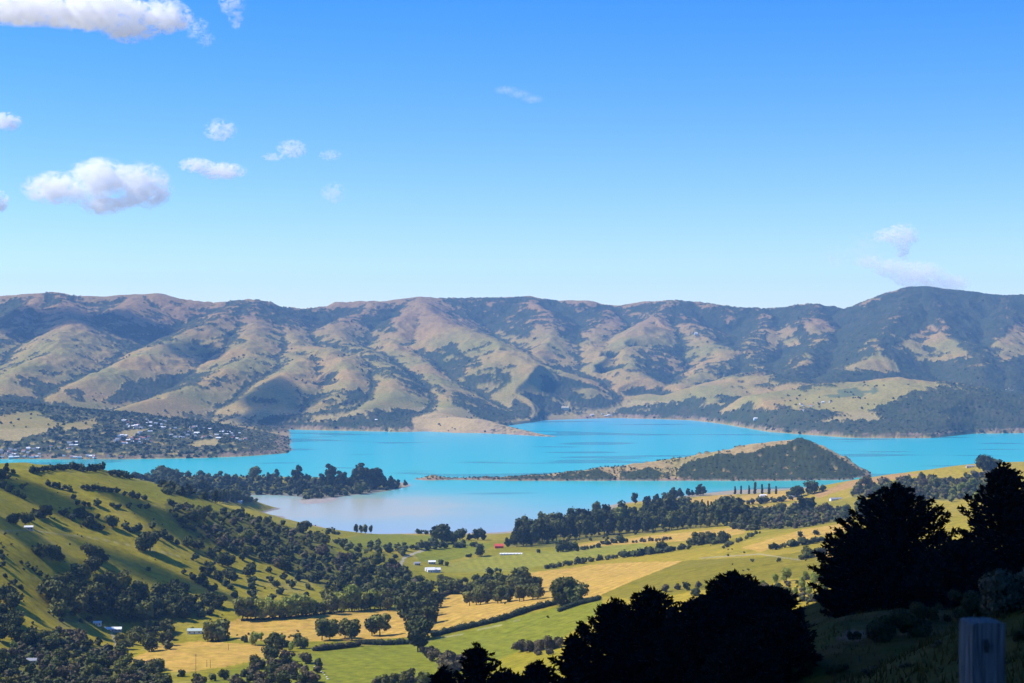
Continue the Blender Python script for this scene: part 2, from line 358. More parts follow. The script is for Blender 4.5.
for kind, poly in FIELDS:
    mk = nearm & inpoly(JX, JY, poly)
    paint(mk, FC[kind] , 0.92)
    paint(mk & (n_mid > 0.05), FC[kind] * C(.86, .92, .8), np.clip(n_mid * 1.6, 0, .8))
    paint(mk & (n_sm > 0.1), FC[kind] * C(1.1, 1.02, 1.25), .5)
mk = nearm & inpoly(JX, JY, [(470,558),(500,554),(560,551),(600,549),(600,556),(540,566),(500,570),(460,571)]); cov[mk] *= (1 + .07 * np.sin(GX[mk] / 2.2 + GY[mk] / 30))[:, None]   # vineyard rows
hay = nearm & inpoly(JX, JY, [(368,640),(432,634),(470,627),(560,604),(600,595),(683,561),(640,562),(545,571),(497,578),(405,612)]); cov[hay] *= (1 + .07 * np.sin(GX[hay] / 2.6 - GY[hay] / 7))[:, None]
hay = nearm & inpoly(JX, JY, [(290,655),(430,639),(470,630),(602,597),(602,612),(520,650),(430,690),(190,690)]); cov[hay] *= (1 + .06 * np.sin(GX[hay] / 3 + GY[hay] / 9))[:, None]
# farm tracks
def track(pts, w, col):
    for (x1, y1), (x2, y2) in zip(pts[:-1], pts[1:]):
        t = np.clip(((VPX - x1) * (x2 - x1) + (VPY - y1) * (y2 - y1)) / ((x2 - x1) ** 2 + (y2 - y1) ** 2), 0, 1)
        d = np.hypot(VPX - x1 - t * (x2 - x1), (VPY - y1 - t * (y2 - y1)) * 1.6)
        paint(nearm & (d < w), col, .75)
track([(400,566),(404,558),(412,554),(424,550)], 1.7, C(.36, .32, .24))
track([(0,531),(30,530),(60,534),(95,538),(135,546),(180,556)], .9, C(.27, .24, .11))
track([(112,633),(116,642),(118,650)], 1.6, C(.38, .33, .22))
track([(700,558),(760,554),(800,560)], .8, C(.3, .27, .17))
track([(380,645),(430,640),(470,632),(520,620)], .7, C(.3, .27, .12))
# shaded rough slope by the road
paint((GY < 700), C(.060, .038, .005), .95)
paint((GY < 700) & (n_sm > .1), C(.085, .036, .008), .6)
bank = (GY > 60) & (GY < 330) & inpoly(JX, JY, [(835,640),(850,628),(868,632),(862,640)])
paint(bank, C(.13, .07, .045), .9)
# beaches, mud and rock at the water's edge
low = (GZ < 2.2) & (GY > 3000)
paint(low, C(.30, .25, .19), .85)
paint((GZ < 2.6) & (GY > 3000) & (GY < 4700) & (VPX < 420), C(.30, .26, .22), 1)
# ---- far country
fm = GY > 5400
paint(fm, C(.31, .205, .066), 1.0)
paint(fm, C(.205, .185, .05), np.clip(.5 + 1.3 * n_big, 0, .85))
paint(fm & (GZ > 420), C(.25, .155, .07), np.clip((GZ - 420) / 200, 0, .8))
paint(fm & (GZ < 90), C(.33, .25, .10), np.clip(.5 + n_big, 0, .8))
gb = np.zeros_like(GZ); ker = 14                          # how hollow the ground is: gullies carry bush
cs = np.cumsum(np.cumsum(np.pad(GZ, ((ker + 1, ker), (ker + 1, ker)), 'edge'), 0), 1)
n_ = 2 * ker + 1
blur = (cs[n_:, n_:] - cs[:-n_, n_:] - cs[n_:, :-n_] + cs[:-n_, :-n_]) / n_ ** 2
hollow = (blur - GZ)
ker = 5; cs = np.cumsum(np.cumsum(np.pad(GZ, ((ker + 1, ker), (ker + 1, ker)), 'edge'), 0), 1); n_ = 2 * ker + 1
hollow2 = (cs[n_:, n_:] - cs[:-n_, n_:] - cs[n_:, :-n_] + cs[:-n_, :-n_]) / n_ ** 2 - GZ
FAR_BUSH = [
 [(0,306),(20,298),(35,312),(30,325),(10,345),(-20,350),(-20,306)],[(40,292),(60,290),(82,297),(60,306),(50,305)],
 [(90,318),(110,312),(140,325),(180,325),(210,318),(230,300),(256,303),(256,312),(235,318),(195,332),(160,345),(130,350),(115,345),(95,330)],
 [(92,366),(125,350),(112,360)],[(103,400),(125,385),(160,375),(228,373),(242,378),(200,390),(160,396),(110,405)],
 [(10,375),(50,385),(80,390),(85,400),(50,406),(30,390)],[(208,344),(230,330),(252,345),(235,343)],[(-20,395),(20,392),(60,405),(100,412),(60,422),(-20,425)],
 [(256,300),(330,309),(400,310),(395,335),(370,330),(350,322),(290,328),(256,318)],[(440,298),(512,295),(540,300),(530,340),(512,335),(480,325),(460,315)],
 [(322,342),(340,340),(380,358),(378,364),(350,352),(322,346)],[(370,370),(400,365),(430,390),(420,396),(385,378)],[(300,397),(360,390),(370,398),(330,410),(300,407)],
 [(256,420),(340,410),(400,411),(440,412),(418,432),(256,431)],[(420,355),(450,345),(470,360),(500,370),(512,382),(480,385),(440,372)],
 [(430,385),(480,400),(512,420),(500,425),(450,402)],[(512,296),(560,302),(622,308),(612,320),(580,335),(592,345),(570,342),(540,325),(512,320)],
 [(618,308),(670,300),(768,309),(768,355),(730,350),(700,340),(680,325),(650,315)],[(560,365),(600,380),(622,400),(600,411),(570,402),(540,385),(545,368)],
 [(625,350),(680,345),(690,365),(640,376),(620,365)],[(512,395),(560,396),(560,412),(530,421),(512,419)],[(620,411),(690,399),(720,396),(768,402),(768,432),(700,425),(610,417)],
 [(600,372),(640,362),(690,380),(660,388)],[(690,372),(770,345),(770,372),(735,378)],[(480,408),(520,415),(500,430),(470,414)],
 [(768,309),(815,304),(850,309),(885,297),(915,285),(1060,296),(1060,404),(990,398),(940,384),(900,380),(850,384),(800,391),(768,390)],
 [(870,412),(910,393),(960,393),(1060,402),(1060,436),(940,438),(780,438),(770,431),(830,421),(890,421)],
 [(690,412),(775,406),(840,413),(812,424),(830,423),(890,422),(890,437),(790,437),(740,430),(690,424)],
]
FAR_OPEN = [[(800,320),(820,318),(838,332),(808,336)],[(893,347),(930,325),(952,340),(972,358),(920,363)],[(990,350),(1015,325),(1060,322),(1060,345),(1000,362)],
 [(833,371),(880,354),(892,360),(903,375),(880,373),(862,371)],[(768,330),(790,325),(800,345),(768,350)],[(775,405),(850,388),(900,381),(940,386),(962,395),(930,398),(890,405),(868,410),(845,412),(800,408)],[(812,424),(840,415),(870,413),(888,420),(850,421)],
 [(400,310),(430,307),(455,325),(490,342),(470,345),(440,340),(400,343),(395,325)],[(590,345),(640,325),(660,328),(672,340),(640,342),(610,350)],[(770,380),(800,386),(800,392),(770,398)]]
fp = np.zeros(GX.shape)
for poly in FAR_BUSH: fp[fm & inpoly(JX, JY, poly)] = 1
for poly in FAR_OPEN: fp[fm & inpoly(JX, JY, poly)] = -.6
mount = fm & ((GY > 7400) | (VPX < 240))
score = fp * 1.3 + np.clip(hollow / 16, -1.2, 1.2) * .75 + np.clip(hollow2 / 4, -1, 1) * .45 + .9 * n_mid + .9 * n_sm + .5 * n_big - .55 + .35 * sst(450, 650, GZ) + .75 * sst(690, 860, VPX) * (GY > 9300)
fst = sst(.05, .30, score) * mount
dome = fm & (GY < 9200) & inpoly(JX, JY, [(780,405),(850,380),(900,370),(930,372),(940,388),(908,394),(882,405),(868,410),(845,412),(800,408)])
fst = np.where(dome, 0, fst); fst = np.where(fm & (GY > 9300) & (JX > 775) & (JY > 367 + np.where(JX < 905, 5, 0)), np.maximum(fst, .95), fst)
fst = np.where(fm & (GY < 9300) & ~dome & (n_sm < .42) & inpoly(JX, JY, [(700,415),(770,409),(845,414),(812,424),(888,423),(868,412),(884,404),(908,394),(940,386),(975,394),(1060,402),(1060,436),(940,438),(780,438),(740,430),(700,424)]), np.maximum(fst, .95), fst)
fst = np.where(fm & (GY < 9200) & (JX > 900) & (JY > 399 + (955 - JX) * .12) & (n_sm < .3), np.maximum(fst, .95), fst)
paint(fm & inpoly(JX, JY, [(775,405),(850,386),(900,379),(940,384),(962,395),(930,398),(890,405),(868,410),(845,412),(800,408)]), C(.27, .225, .06), .7)
paint(fm & inpoly(JX, JY, [(822,398),(845,389),(882,388),(872,394),(850,397)]), C(.11, .13, .05), .9)
# town headland: bush with clearings
town = (GY > 5600) & (GY < 7400) & (VPX < 300) & (GZ > 1)
tf = np.zeros(GX.shape); TOWN_OPEN = [[(0,415),(35,412),(62,424),(50,432),(15,440),(-10,440)],[(60,424),(100,418),(92,428),(65,430)],[(122,434),(135,428),(150,430),(130,440)],[(186,448),(205,440),(222,438),(215,446)],[(205,433),(225,436),(245,441),(230,440)]]
top = np.zeros(GX.shape, bool)
for poly in TOWN_OPEN: top |= inpoly(JX, JY, poly)
fst = np.where(town, np.where(top, 0, sst(-.25, .0, n_sm + .4 * n_mid + .15)), fst)
# the peninsula in the bay
ona = (GY > 4950) & (GY < 5600) & (VPX > 410) & (VPX < 900) & (GZ > 0)
paint(ona, C(.35, .245, .10), 1.0); paint(ona & (VPX > 640) & (VPX < 720) & (n_mid > -.1), C(.27, .23, .06), .5)
paint(ona & (GZ < 6), C(.26, .17, .11), .9)
ON_BUSH = [[(683,465),(700,459),(720,455),(755,452),(768,446),(785,445),(800,437),(860,470),(870,484),(690,484),(675,476)],[(620,474),(650,468),(662,474),(655,482),(620,482)],[(560,474),(600,470),(615,478),(600,484),(560,484)],[(495,481),(540,476),(560,478),(555,484),(495,484)]]
of = np.zeros(GX.shape, bool)
for poly in ON_BUSH: of |= inpoly(JX, JY, poly)
fst = np.where(ona, np.where(of, sst(-.58, -.35, n_sm + .5 * n_mid), sst(.25, .35, n_sm + .3 * n_mid)), fst)
tanh = (GY > 7300) & (GY < 8300) & (VPX > 412) & (VPX < 560) & (VPY > 413)
fst = np.where(tanh, fst * .15, fst); paint(tanh, C(.40, .28, .115), .85); paint(tanh & (VPX > 478), C(.27, .19, .12), np.clip(.3 + n_sm + n_mid, 0, .9)); paint(tanh & (VPX > 490) & (n_sm > .1), C(.05, .055, .03), .8)
forest = np.maximum(forest, fst * (GZ > .8))
paint(fm | ona, C(.030, .044, .018), forest * .97)
paint(fm, C(.095, .075, .042), forest * np.clip(n_sm * .9 + n_mid * .9 + .06, 0, .7))
paint(fm, C(.05, .06, .022), forest * np.clip(fbm(GX / 160, GY / 220, 99, 4) * 1.4, 0, .7))
cliff = fm & (GZ < 11) & (GZ > 0) & (GY > 5500)
paint(cliff, C(.30, .20, .13), np.clip(.35 + 1.2 * n_mid, 0, .8))
# woods on the near side: dark leaf litter under the trees
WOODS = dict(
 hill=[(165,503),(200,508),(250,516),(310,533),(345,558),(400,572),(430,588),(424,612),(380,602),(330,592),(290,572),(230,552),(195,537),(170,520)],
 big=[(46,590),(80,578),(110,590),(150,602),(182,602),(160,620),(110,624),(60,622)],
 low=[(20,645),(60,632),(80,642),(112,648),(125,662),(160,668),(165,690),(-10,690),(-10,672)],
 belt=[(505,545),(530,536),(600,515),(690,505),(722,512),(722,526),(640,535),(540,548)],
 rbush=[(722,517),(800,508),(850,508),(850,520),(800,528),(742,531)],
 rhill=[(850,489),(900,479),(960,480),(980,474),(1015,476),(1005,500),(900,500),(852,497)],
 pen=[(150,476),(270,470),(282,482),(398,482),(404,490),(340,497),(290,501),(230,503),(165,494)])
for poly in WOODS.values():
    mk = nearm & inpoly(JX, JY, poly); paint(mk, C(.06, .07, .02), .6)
# canopy relief of the far bush
canopy = forest * np.where(town, .3, 1) * ((GY > 5400) | ona) * (4 + 9 * rng.random(GX.shape) * sst(0, .6, forest))
GZ = GZ + canopy * np.where(ona, .55, 1.0)

idx = np.arange(NR * NC).reshape(NR, NC)
quads = np.stack([idx[:-1, :-1], idx[:-1, 1:], idx[1:, 1:], idx[1:, :-1]], -1).reshape(-1, 4)
gm = bpy.data.materials.new('land'); gm.use_nodes = True
n = gm.node_tree.nodes; l = gm.node_tree.links; b = n['Principled BSDF']; b.inputs['Roughness'].default_value = 1; b.inputs['Specular IOR Level'].default_value = .05
at = n.new('ShaderNodeAttribute'); at.attribute_name = 'cover'
geo = n.new('ShaderNodeNewGeometry')
n1 = n.new('ShaderNodeTexNoise'); n1.inputs['Scale'].default_value = .09; n1.inputs['Detail'].default_value = 8; n1.inputs['Roughness'].default_value = .7
l.new(geo.outputs['Position'], n1.inputs['Vector'])
mr = n.new('ShaderNodeMapRange'); mr.inputs[1].default_value = .3; mr.inputs[2].default_value = .7; mr.inputs[3].default_value = .62; mr.inputs[4].default_value = 1.38
l.new(n1.outputs[0], mr.inputs[0])
mx = n.new('ShaderNodeVectorMath'); mx.operation = 'SCALE'; l.new(at.outputs['Color'], mx.inputs[0]); l.new(mr.outputs[0], mx.inputs['Scale'])
l.new(mx.outputs[0], b.inputs['Base Color'])
n2 = n.new('ShaderNodeTexNoise'); n2.inputs['Scale'].default_value = .35; n2.inputs['Detail'].default_value = 6; l.new(geo.outputs['Position'], n2.inputs['Vector'])
bp = n.new('ShaderNodeBump'); bp.inputs['Strength'].default_value = .5; bp.inputs['Distance'].default_value = .8
l.new(n2.outputs[0], bp.inputs['Height']); l.new(bp.outputs[0], b.inputs['Normal'])
gme = np_mesh('terrain', np.stack([GX, GY, GZ], -1).reshape(-1, 3), [quads], [gm], smooth=True)
ca = gme.attributes.new('cover', 'FLOAT_COLOR', 'POINT')
ca.data.foreach_set('color', np.concatenate([cov.reshape(-1, 3), np.ones((NR * NC, 1))], 1).astype(np.float32).ravel())
tag(link('terrain', gme), 'grassy hills, farmland and far mountains around the harbour', 'terrain', kind='structure')

# ------------------------------------------------------------------ the harbour
wr = np.concatenate([np.linspace(3300, 5600, 240)[:-1], np.linspace(5600, 10200, 150)]); wc = np.linspace(-1, 1, 300)
WX = (0.36 * wr + 95)[:, None] * wc[None]; WY = np.repeat(wr[:, None], 300, 1)
wpx = 512 + WX / WY * F; wpy = HY + H * F / WY
wcol = np.zeros(WX.shape + (3,))
def kf(v, ks): return np.stack([np.interp(v, [k[0] for k in ks], [k[1][i] for k in ks]) for i in range(3)], -1)
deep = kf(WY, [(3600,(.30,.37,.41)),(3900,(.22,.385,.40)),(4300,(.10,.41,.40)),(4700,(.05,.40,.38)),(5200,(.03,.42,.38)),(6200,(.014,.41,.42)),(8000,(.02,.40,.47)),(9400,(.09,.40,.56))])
mud = np.exp(-(((wpx - 325) / 150) ** 2 + ((WY - 4200) / 340) ** 2)) * 1.6
mud = np.clip(mud * (1 + .5 * fbm(WX / 120, WY / 220, 91, 3)), 0, 1)
deep = deep * (1 - mud[..., None] * .8) + np.array([.46, .40, .27]) * mud[..., None] * .8
edge = np.exp(-np.maximum(-sample(GZ0, WX.ravel(), WY.ravel()).reshape(WX.shape), 0) / 1.2)
deep = deep * (1 - .35 * edge[..., None]) + np.array([.36, .36, .36]) * .35 * edge[..., None]
st = fbm(WX / 620, WY / 300, 95, 2)
deep = deep * (1 - .35 * sst(.22, .42, st)[..., None] * (WY > 4300)[..., None])  # dark streaks: cloud shade and wind ripple painted into the water colour
wi = np.arange(WX.size).reshape(WX.shape)
wq = np.stack([wi[:-1, :-1], wi[:-1, 1:], wi[1:, 1:], wi[1:, :-1]], -1).reshape(-1, 4)
wm = bpy.data.materials.new('harbour_water'); wm.use_nodes = True
n = wm.node_tree.nodes; l = wm.node_tree.links; b = n['Principled BSDF']
at = n.new('ShaderNodeAttribute'); at.attribute_name = 'silt_and_shade'; l.new(at.outputs['Color'], b.inputs['Base Color'])
b.inputs['Roughness'].default_value = .22; b.inputs['Specular IOR Level'].default_value = .22; b.inputs['IOR'].default_value = 1.33
geo = n.new('ShaderNodeNewGeometry'); nz = n.new('ShaderNodeTexNoise'); nz.inputs['Scale'].default_value = .06; nz.inputs['Detail'].default_value = 5
l.new(geo.outputs['Position'], nz.inputs['Vector']); bp = n.new('ShaderNodeBump'); bp.inputs['Strength'].default_value = .25; bp.inputs['Distance'].default_value = 1.0
l.new(nz.outputs[0], bp.inputs['Height']); l.new(bp.outputs[0], b.inputs['Normal'])
wme = np_mesh('harbour_water', np.stack([WX, WY, np.zeros(WX.shape)], -1).reshape(-1, 3), [wq], [wm], smooth=True)
ca = wme.attributes.new('silt_and_shade', 'FLOAT_COLOR', 'POINT')
ca.data.foreach_set('color', np.concatenate([deep.reshape(-1, 3), np.ones((WX.size, 1))], 1).astype(np.float32).ravel())
tag(link('harbour_water', wme), 'turquoise harbour water, milky over the near mudflats', 'water', kind='structure')

# ------------------------------------------------------------------ haze between the hills
bm = bmesh.new(); bmesh.ops.create_cube(bm, size=1)
for v in bm.verts: v.co = Vector((v.co.x * 14000, 6980 + v.co.y * 14200, 475 + v.co.z * 982))
hme = bpy.data.meshes.new('haze'); bm.to_mesh(hme); bm.free()
hm = bpy.data.materials.new('haze'); hm.use_nodes = True; n = hm.node_tree.nodes; n.remove(n['Principled BSDF'])
pv = n.new('ShaderNodeVolumePrincipled'); pv.inputs['Color'].default_value = (.27, .54, 1, 1); pv.inputs['Density'].default_value = 3.2e-5; pv.inputs['Anisotropy'].default_value = 0.0
hm.node_tree.links.new(pv.outputs[0], n['Material Output'].inputs['Volume'])
hme.materials.append(hm); tag(link('haze', hme), 'pale blue haze in the air over the harbour', 'haze', kind='stuff')
#--PART2--
# ------------------------------------------------------------------ foliage builders
def quads_from(c, nrm, size, r, aspect=1.0):
    """one small leafy face per centre c, facing nrm"""
    n = len(c); nrm = nrm / (np.linalg.norm(nrm, axis=1, keepdims=True) + 1e-9)
    t = r.normal(size=(n, 3)); t -= (t * nrm).sum(1, keepdims=True) * nrm; t /= np.linalg.norm(t, axis=1, keepdims=True) + 1e-9
    b = np.cross(nrm, t); s = (size * (0.6 + 0.8 * r.random(n)))[:, None]
    k = [c + t * s, c + b * s * aspect, c - t * s, c - b * s * aspect]
    return np.stack(k, 1).reshape(-1, 3), np.arange(4 * n).reshape(n, 4)
def clump_crown(clumps, per, leaf, seed):
    """clumps: rows of x, y, z, radius, squash"""
    r = np.random.default_rng(seed); cl = np.array(clumps, float)
    w = cl[:, 3] ** 2; k = r.choice(len(cl), size=per * len(cl), p=w / w.sum())
    d = r.normal(size=(len(k), 3)); d /= np.linalg.norm(d, axis=1, keepdims=True)
    rad = cl[k, 3] * (0.78 + 0.30 * r.random(len(k)))
    c = cl[k, :3] + d * rad[:, None] * np.stack([np.ones(len(k)), np.ones(len(k)), cl[k, 4]], 1)
    return quads_from(c, d + 0.55 * r.normal(size=d.shape), np.full(len(k), leaf), r)
def core(clumps, f=0.8):
    """inner balls added to block light so that a crown is not hollow"""
    bm = bmesh.new(); Vs, Fs, off = [], [], 0
    bmesh.ops.create_icosphere(bm, subdivisions=1, radius=1)
    v0 = np.array([v.co[:] for v in bm.verts]); f0 = np.array([[v.index for v in q.verts] for q in bm.faces]); bm.free()
    for x, y, z, rr, s in clumps:
        Vs.append(v0 * [rr * f, rr * f, rr * f * s] + [x, y, z]); Fs.append(f0 + off); off += len(v0)
    return np.concatenate(Vs), np.concatenate(Fs)
def crown_mesh(name, clumps, per, leaf, seed, m, f=0.68):
    V, Q = clump_crown(clumps, per, leaf, seed); V2, T = core(clumps, f)
    return np_mesh(name, np.concatenate([V, V2]), [Q, T + len(V)], [m])
def tube(pts, rads, k=7):
    V = []; Q = []
    pts = np.array(pts, float)
    for i, p in enumerate(pts):
        d = pts[min(i + 1, len(pts) - 1)] - pts[max(i - 1, 0)]; d /= np.linalg.norm(d) + 1e-9
        a = np.cross(d, [0, 0, 1.0] if abs(d[2]) < .9 else [1.0, 0, 0]); a /= np.linalg.norm(a); b_ = np.cross(d, a)
        for j in range(k):
            t = 2 * math.pi * j / k; V.append(p + rads[i] * (math.cos(t) * a + math.sin(t) * b_))
    for i in range(len(pts) - 1):
        for j in range(k): Q.append((i * k + j, i * k + (j + 1) % k, (i + 1) * k + (j + 1) % k, (i + 1) * k + j))
    return np.array(V), np.array(Q)
def join(parts):
    V = []; Fq = []; off = 0
    for v, f in parts: V.append(v); Fq.append(f + off); off += len(v)
    return np.concatenate(V), [f for f in Fq]
LEAF_D = mat('dark_leaves', (.058, .068, .014), .8, .55, 6, transl=.12, objvar=.35)
LEAF_O = mat('olive_leaves', (.125, .130, .026), .8, .45, 6, transl=.12, objvar=.3)
LEAF_B = mat('brownish_leaves', (.13, .105, .048), .85, .4, 6, transl=.1, objvar=.3)
LEAF_L = mat('light_leaves', (.30, .33, .055), .75, .3, 6, transl=.3, objvar=.25)
LEAF_P = mat('pine_needles', (.042, .052, .016), .85, .4, 8, transl=.08, objvar=.3)
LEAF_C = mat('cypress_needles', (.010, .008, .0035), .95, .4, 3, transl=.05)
BARK = mat('bark', (.09, .07, .05), .95, .3, 9)
def rnd_clumps(r, n, w, z0, z1, rr, sq=.85, taper=0.0):
    out = []
    for i in range(n):
        t = (i + .5) / n; z = z0 + (z1 - z0) * t; a = r.random() * 6.283; q = math.sqrt(r.random()) * w * (1 - taper * t)
        out.append((q * math.cos(a), q * math.sin(a), z, rr * (0.55 + .85 * r.random()) * (1 - .5 * taper * t), sq))
    return out
def trunk_mesh(name, h, r0, nlimb, seed, spread=.25):
    r = np.random.default_rng(seed)
    parts = [tube([(0, 0, -.03), (.01, 0, h * .4), (0, .015, h)], [r0, r0 * .75, r0 * .3])]
    for i in range(nlimb):
        a = 6.283 * (i + r.random() * .6) / nlimb; z = h * (.45 + .4 * r.random())
        parts.append(tube([(0, 0, z), (spread * .5 * math.cos(a), spread * .5 * math.sin(a), z + .1), (spread * math.cos(a), spread * math.sin(a), z + .24)], [r0 * .5, r0 * .35, r0 * .12], 5))
    V, Fq = join(parts); return np_mesh(name, V, [np.concatenate(Fq)], [BARK])
def combo(name, cr, tr):
    """crown and trunk in one mesh, for trees too small in view to show them apart"""
    V1 = np.array([v.co[:] for v in cr.vertices]); V2 = np.array([v.co[:] for v in tr.vertices])
    fs = {}
    for me, off, mi in ((cr, 0, 0), (tr, len(V1), 1)):
        for p in me.polygons: fs.setdefault((len(p.vertices), mi), []).append([i + off for i in p.vertices])
    ks = sorted(fs); return np_mesh(name, np.concatenate([V1, V2]), [np.array(fs[k]) for k in ks], [cr.materials[0], BARK], sum([[k[1]] * len(fs[k]) for k in ks], []))
KIND = {}
def kind(key, name, mats_, nvar, mk, tr, per, leaf):
    KIND[key] = (name, [])
    for v in range(nvar):
        m = mats_[v % len(mats_)]; r = np.random.default_rng(hash(key) % 1000 * 0 + sum(map(ord, key)) * 13 + v)
        c = crown_mesh(name + '_crown', mk(r), per, leaf, v + 5, m); t = tr(v)
        KIND[key][1].append((c, t, combo(name, c, t)))
kind('dark', 'bush_tree', [LEAF_D], 6, lambda r: rnd_clumps(r, 7, .33, .28, .78, .27), lambda v: trunk_mesh('trunk', .5, .04, 4, v), 95, .062)
kind('olive', 'bush_tree', [LEAF_O], 5, lambda r: rnd_clumps(r, 8, .42, .28, .76, .26), lambda v: trunk_mesh('trunk', .5, .04, 4, v), 95, .062)
kind('brown', 'bush_tree', [LEAF_B], 4, lambda r: rnd_clumps(r, 8, .48, .25, .70, .26), lambda v: trunk_mesh('trunk', .5, .04, 4, v), 95, .065)
kind('belt', 'shelterbelt_tree', [LEAF_D, LEAF_P, LEAF_O], 6, lambda r: rnd_clumps(r, 9, .16, .30, .88, .15, 1.2, .3), lambda v: trunk_mesh('trunk', .6, .025, 4, v, .12), 80, .045)
kind('grove', 'grove_tree', [LEAF_O, LEAF_D], 5, lambda r: rnd_clumps(r, 8, .26, .34, .82, .20, 1.05), lambda v: trunk_mesh('trunk', .6, .03, 5, v, .2), 90, .055)
kind('light', 'willow_tree', [LEAF_L], 4, lambda r: rnd_clumps(r, 8, .22, .28, .84, .19, 1.1), lambda v: trunk_mesh('trunk', .5, .03, 5, v, .2), 90, .055)
kind('poplar', 'poplar_tree', [LEAF_P], 3, lambda r: rnd_clumps(r, 15, .055, .10, .95, .10, 1.3, .8), lambda v: trunk_mesh('trunk', .4, .025, 3, v, .06), 70, .04)
kind('pine', 'pine_tree', [LEAF_P], 5, lambda r: rnd_clumps(r, 11, .27, .20, .90, .20, .7, .75), lambda v: trunk_mesh('trunk', .6, .035, 4, v, .15), 85, .055)
LOOK = dict(dark='dark green round', olive='olive green spreading', brown='brownish low spreading', belt='tall dark', grove='grey green leafy', light='light green', poplar='slender dark', pine='dark pointed')
WORD = dict(dark='bush tree', olive='bush tree', brown='bush tree', belt='shelterbelt tree', grove='grove tree', light='willow tree', poplar='poplar', pine='pine tree')

LANDMARKS = [(29,529,'the small hillside shed'),(145,550,'the biggest left hillside tree'),(97,624,'the left valley white roofs'),(32,662,'the bottom left grey cottage'),
 (193,631,'the pale green roof'),(430,570,'the white farmhouse'),(499,548,'the red barn'),(511,553,'the long pale roof'),(838,499,'the white homestead'),
 (971,467,'the right hilltop house'),(240,502,'the tiny mudflat house'),(196,672,'the tall power pole'),(320,672,'the pale boulders'),
 (14,474,'the two left edge skyline trees'),(60,486,'the top left pasture clump'),(78,600,'the big shaded wood'),(260,540,'the bush covered gully'),
 (410,486,'the wooded point'),(300,492,'the wooded shore of the mudflat'),(620,530,'the long shelterbelt by the bay'),(760,484,'the poplar row by the bay'),(500,595,'the dense grove'),
 (310,612,'the light green tree row'),(418,640,'the dark tree column'),(760,520,'the right grey scrub'),(930,490,'the right wooded slope'),(790,590,'the scrub beside the black cypresses'),
 (270,672,'the bottom bushy knoll'),(540,645,'the bottom pinkish bushes'),(460,660,'the bottom hedge bushes')]
ORD = ['nearest', 'second', 'third', 'fourth', 'fifth', 'sixth', 'seventh', 'eighth', 'ninth', 'tenth']
PLACED = []      # kind, px, py, height in pixels
VR = random.Random(12)
def put(key, px, py, hp): PLACED.append((key, px, py, hp * math.exp(VR.gauss(0, .14))))
def scatter(poly, n, keys, h0, h1, seed, gap=.42):
    r = random.Random(seed); xs = [a for a, b in poly]; ys = [b for a, b in poly]; got = []; tries = 0
    while len(got) < n and tries < n * 40:
        tries += 1; x = r.uniform(min(xs), max(xs)); y = r.uniform(min(ys), max(ys))
        if not inpoly(np.array([x]), np.array([y]), poly)[0]: continue
        hp = r.uniform(h0, h1)
        if any(abs(x - a) < gap * (hp + c) * .9 and abs(y - b_) < gap * .35 * (hp + c) for a, b_, c in got): continue
        got.append((x, y, hp)); put(r.choice(keys), x, y, hp)
def row(pts, step, keys, h0, h1, seed, jit=.6):
    r = random.Random(seed)
    for (x1, y1), (x2, y2) in zip(pts[:-1], pts[1:]):
        L = math.hypot(x2 - x1, y2 - y1); k = max(1, int(L / (step * (.68 if seed >= 40 and seed not in (49, 491) else 1))))
        for i in range(k):
            t = (i + r.uniform(.1, .9)) / k; put(r.choice(keys), x1 + t * (x2 - x1) + r.uniform(-jit, jit), y1 + t * (y2 - y1) + r.uniform(-jit, jit), r.uniform(h0, h1))
# the left hillside, tree by tree
for a in [(7,472,10),(14,474,6),(9,479,6),(3,488,9),(10,492,9),(18,496,9),(24,499,8),(0,481,10),(48,485,8),(53,487,9),(58,488,9),(64,490,7),(70,491,6),(83,489,5),(88,489.5,6),(94,490,6),(99,490,5),(104,491,6),(110,492,6),(117,493,6),
 (125,496,7),(132,498,8),(138,499,8),(145,500,8),(74,499,5),(78,505,6),(84,506,7),(90,507,7),(97,506,6),(112,507,7),(119,508,6),(129,508,6),(140,508,5),(147,509,6),(10,523,11),(17,525,13),(25,525,13),(30,521,11),(37,517,9),(43,518,12),(34,513,7),
 (64,515,9),(70,519,11),(76,516,12),(83,517,12),(90,521,11),(95,529,12),(100,530,13),(88,527,10),(97,519,8),(81,527,3),(113,528,12),(126,529,9),(138,532,12),(134,532,9),(0,554,8),(2,559,8),(42,558,14),(52,560,15),(59,561,14),(90,557,12),(97,559,13),(104,561,12),(92,564,10),
 (92,572,14),(97,568,11),(143,598,14),(138,596,10),(149,571,5),(176,596,8),(22,564,5),(28,567,6),(34,571,6),(40,576,7),(47,578,6),(184,574,5),(192,579,8),(199,584,9),(206,587,9),(204,573,10),(212,568,13),(222,566,13),(230,576,9),(226,586,9),(218,581,10),
 (152,529,8),(157,539,10),(163,537,10),(170,541,10),(177,545,10),(188,547,11),(194,548,8),(23,489,7),(5,535,4),(70,545,3),(108,577,9),(118,580,8)]:
    put('dark', *a)
put('dark', 145, 551, 19); put('dark', 150, 551, 13); put('pine', 50, 517, 14); put('pine', 7, 473, 11)
for a in [(160,598,6),(184,604,10),(192,608,12),(15,585,7),(6,578,8),(22,590,8),(10,596,9),(2,567,9)]: put('dark', *a)
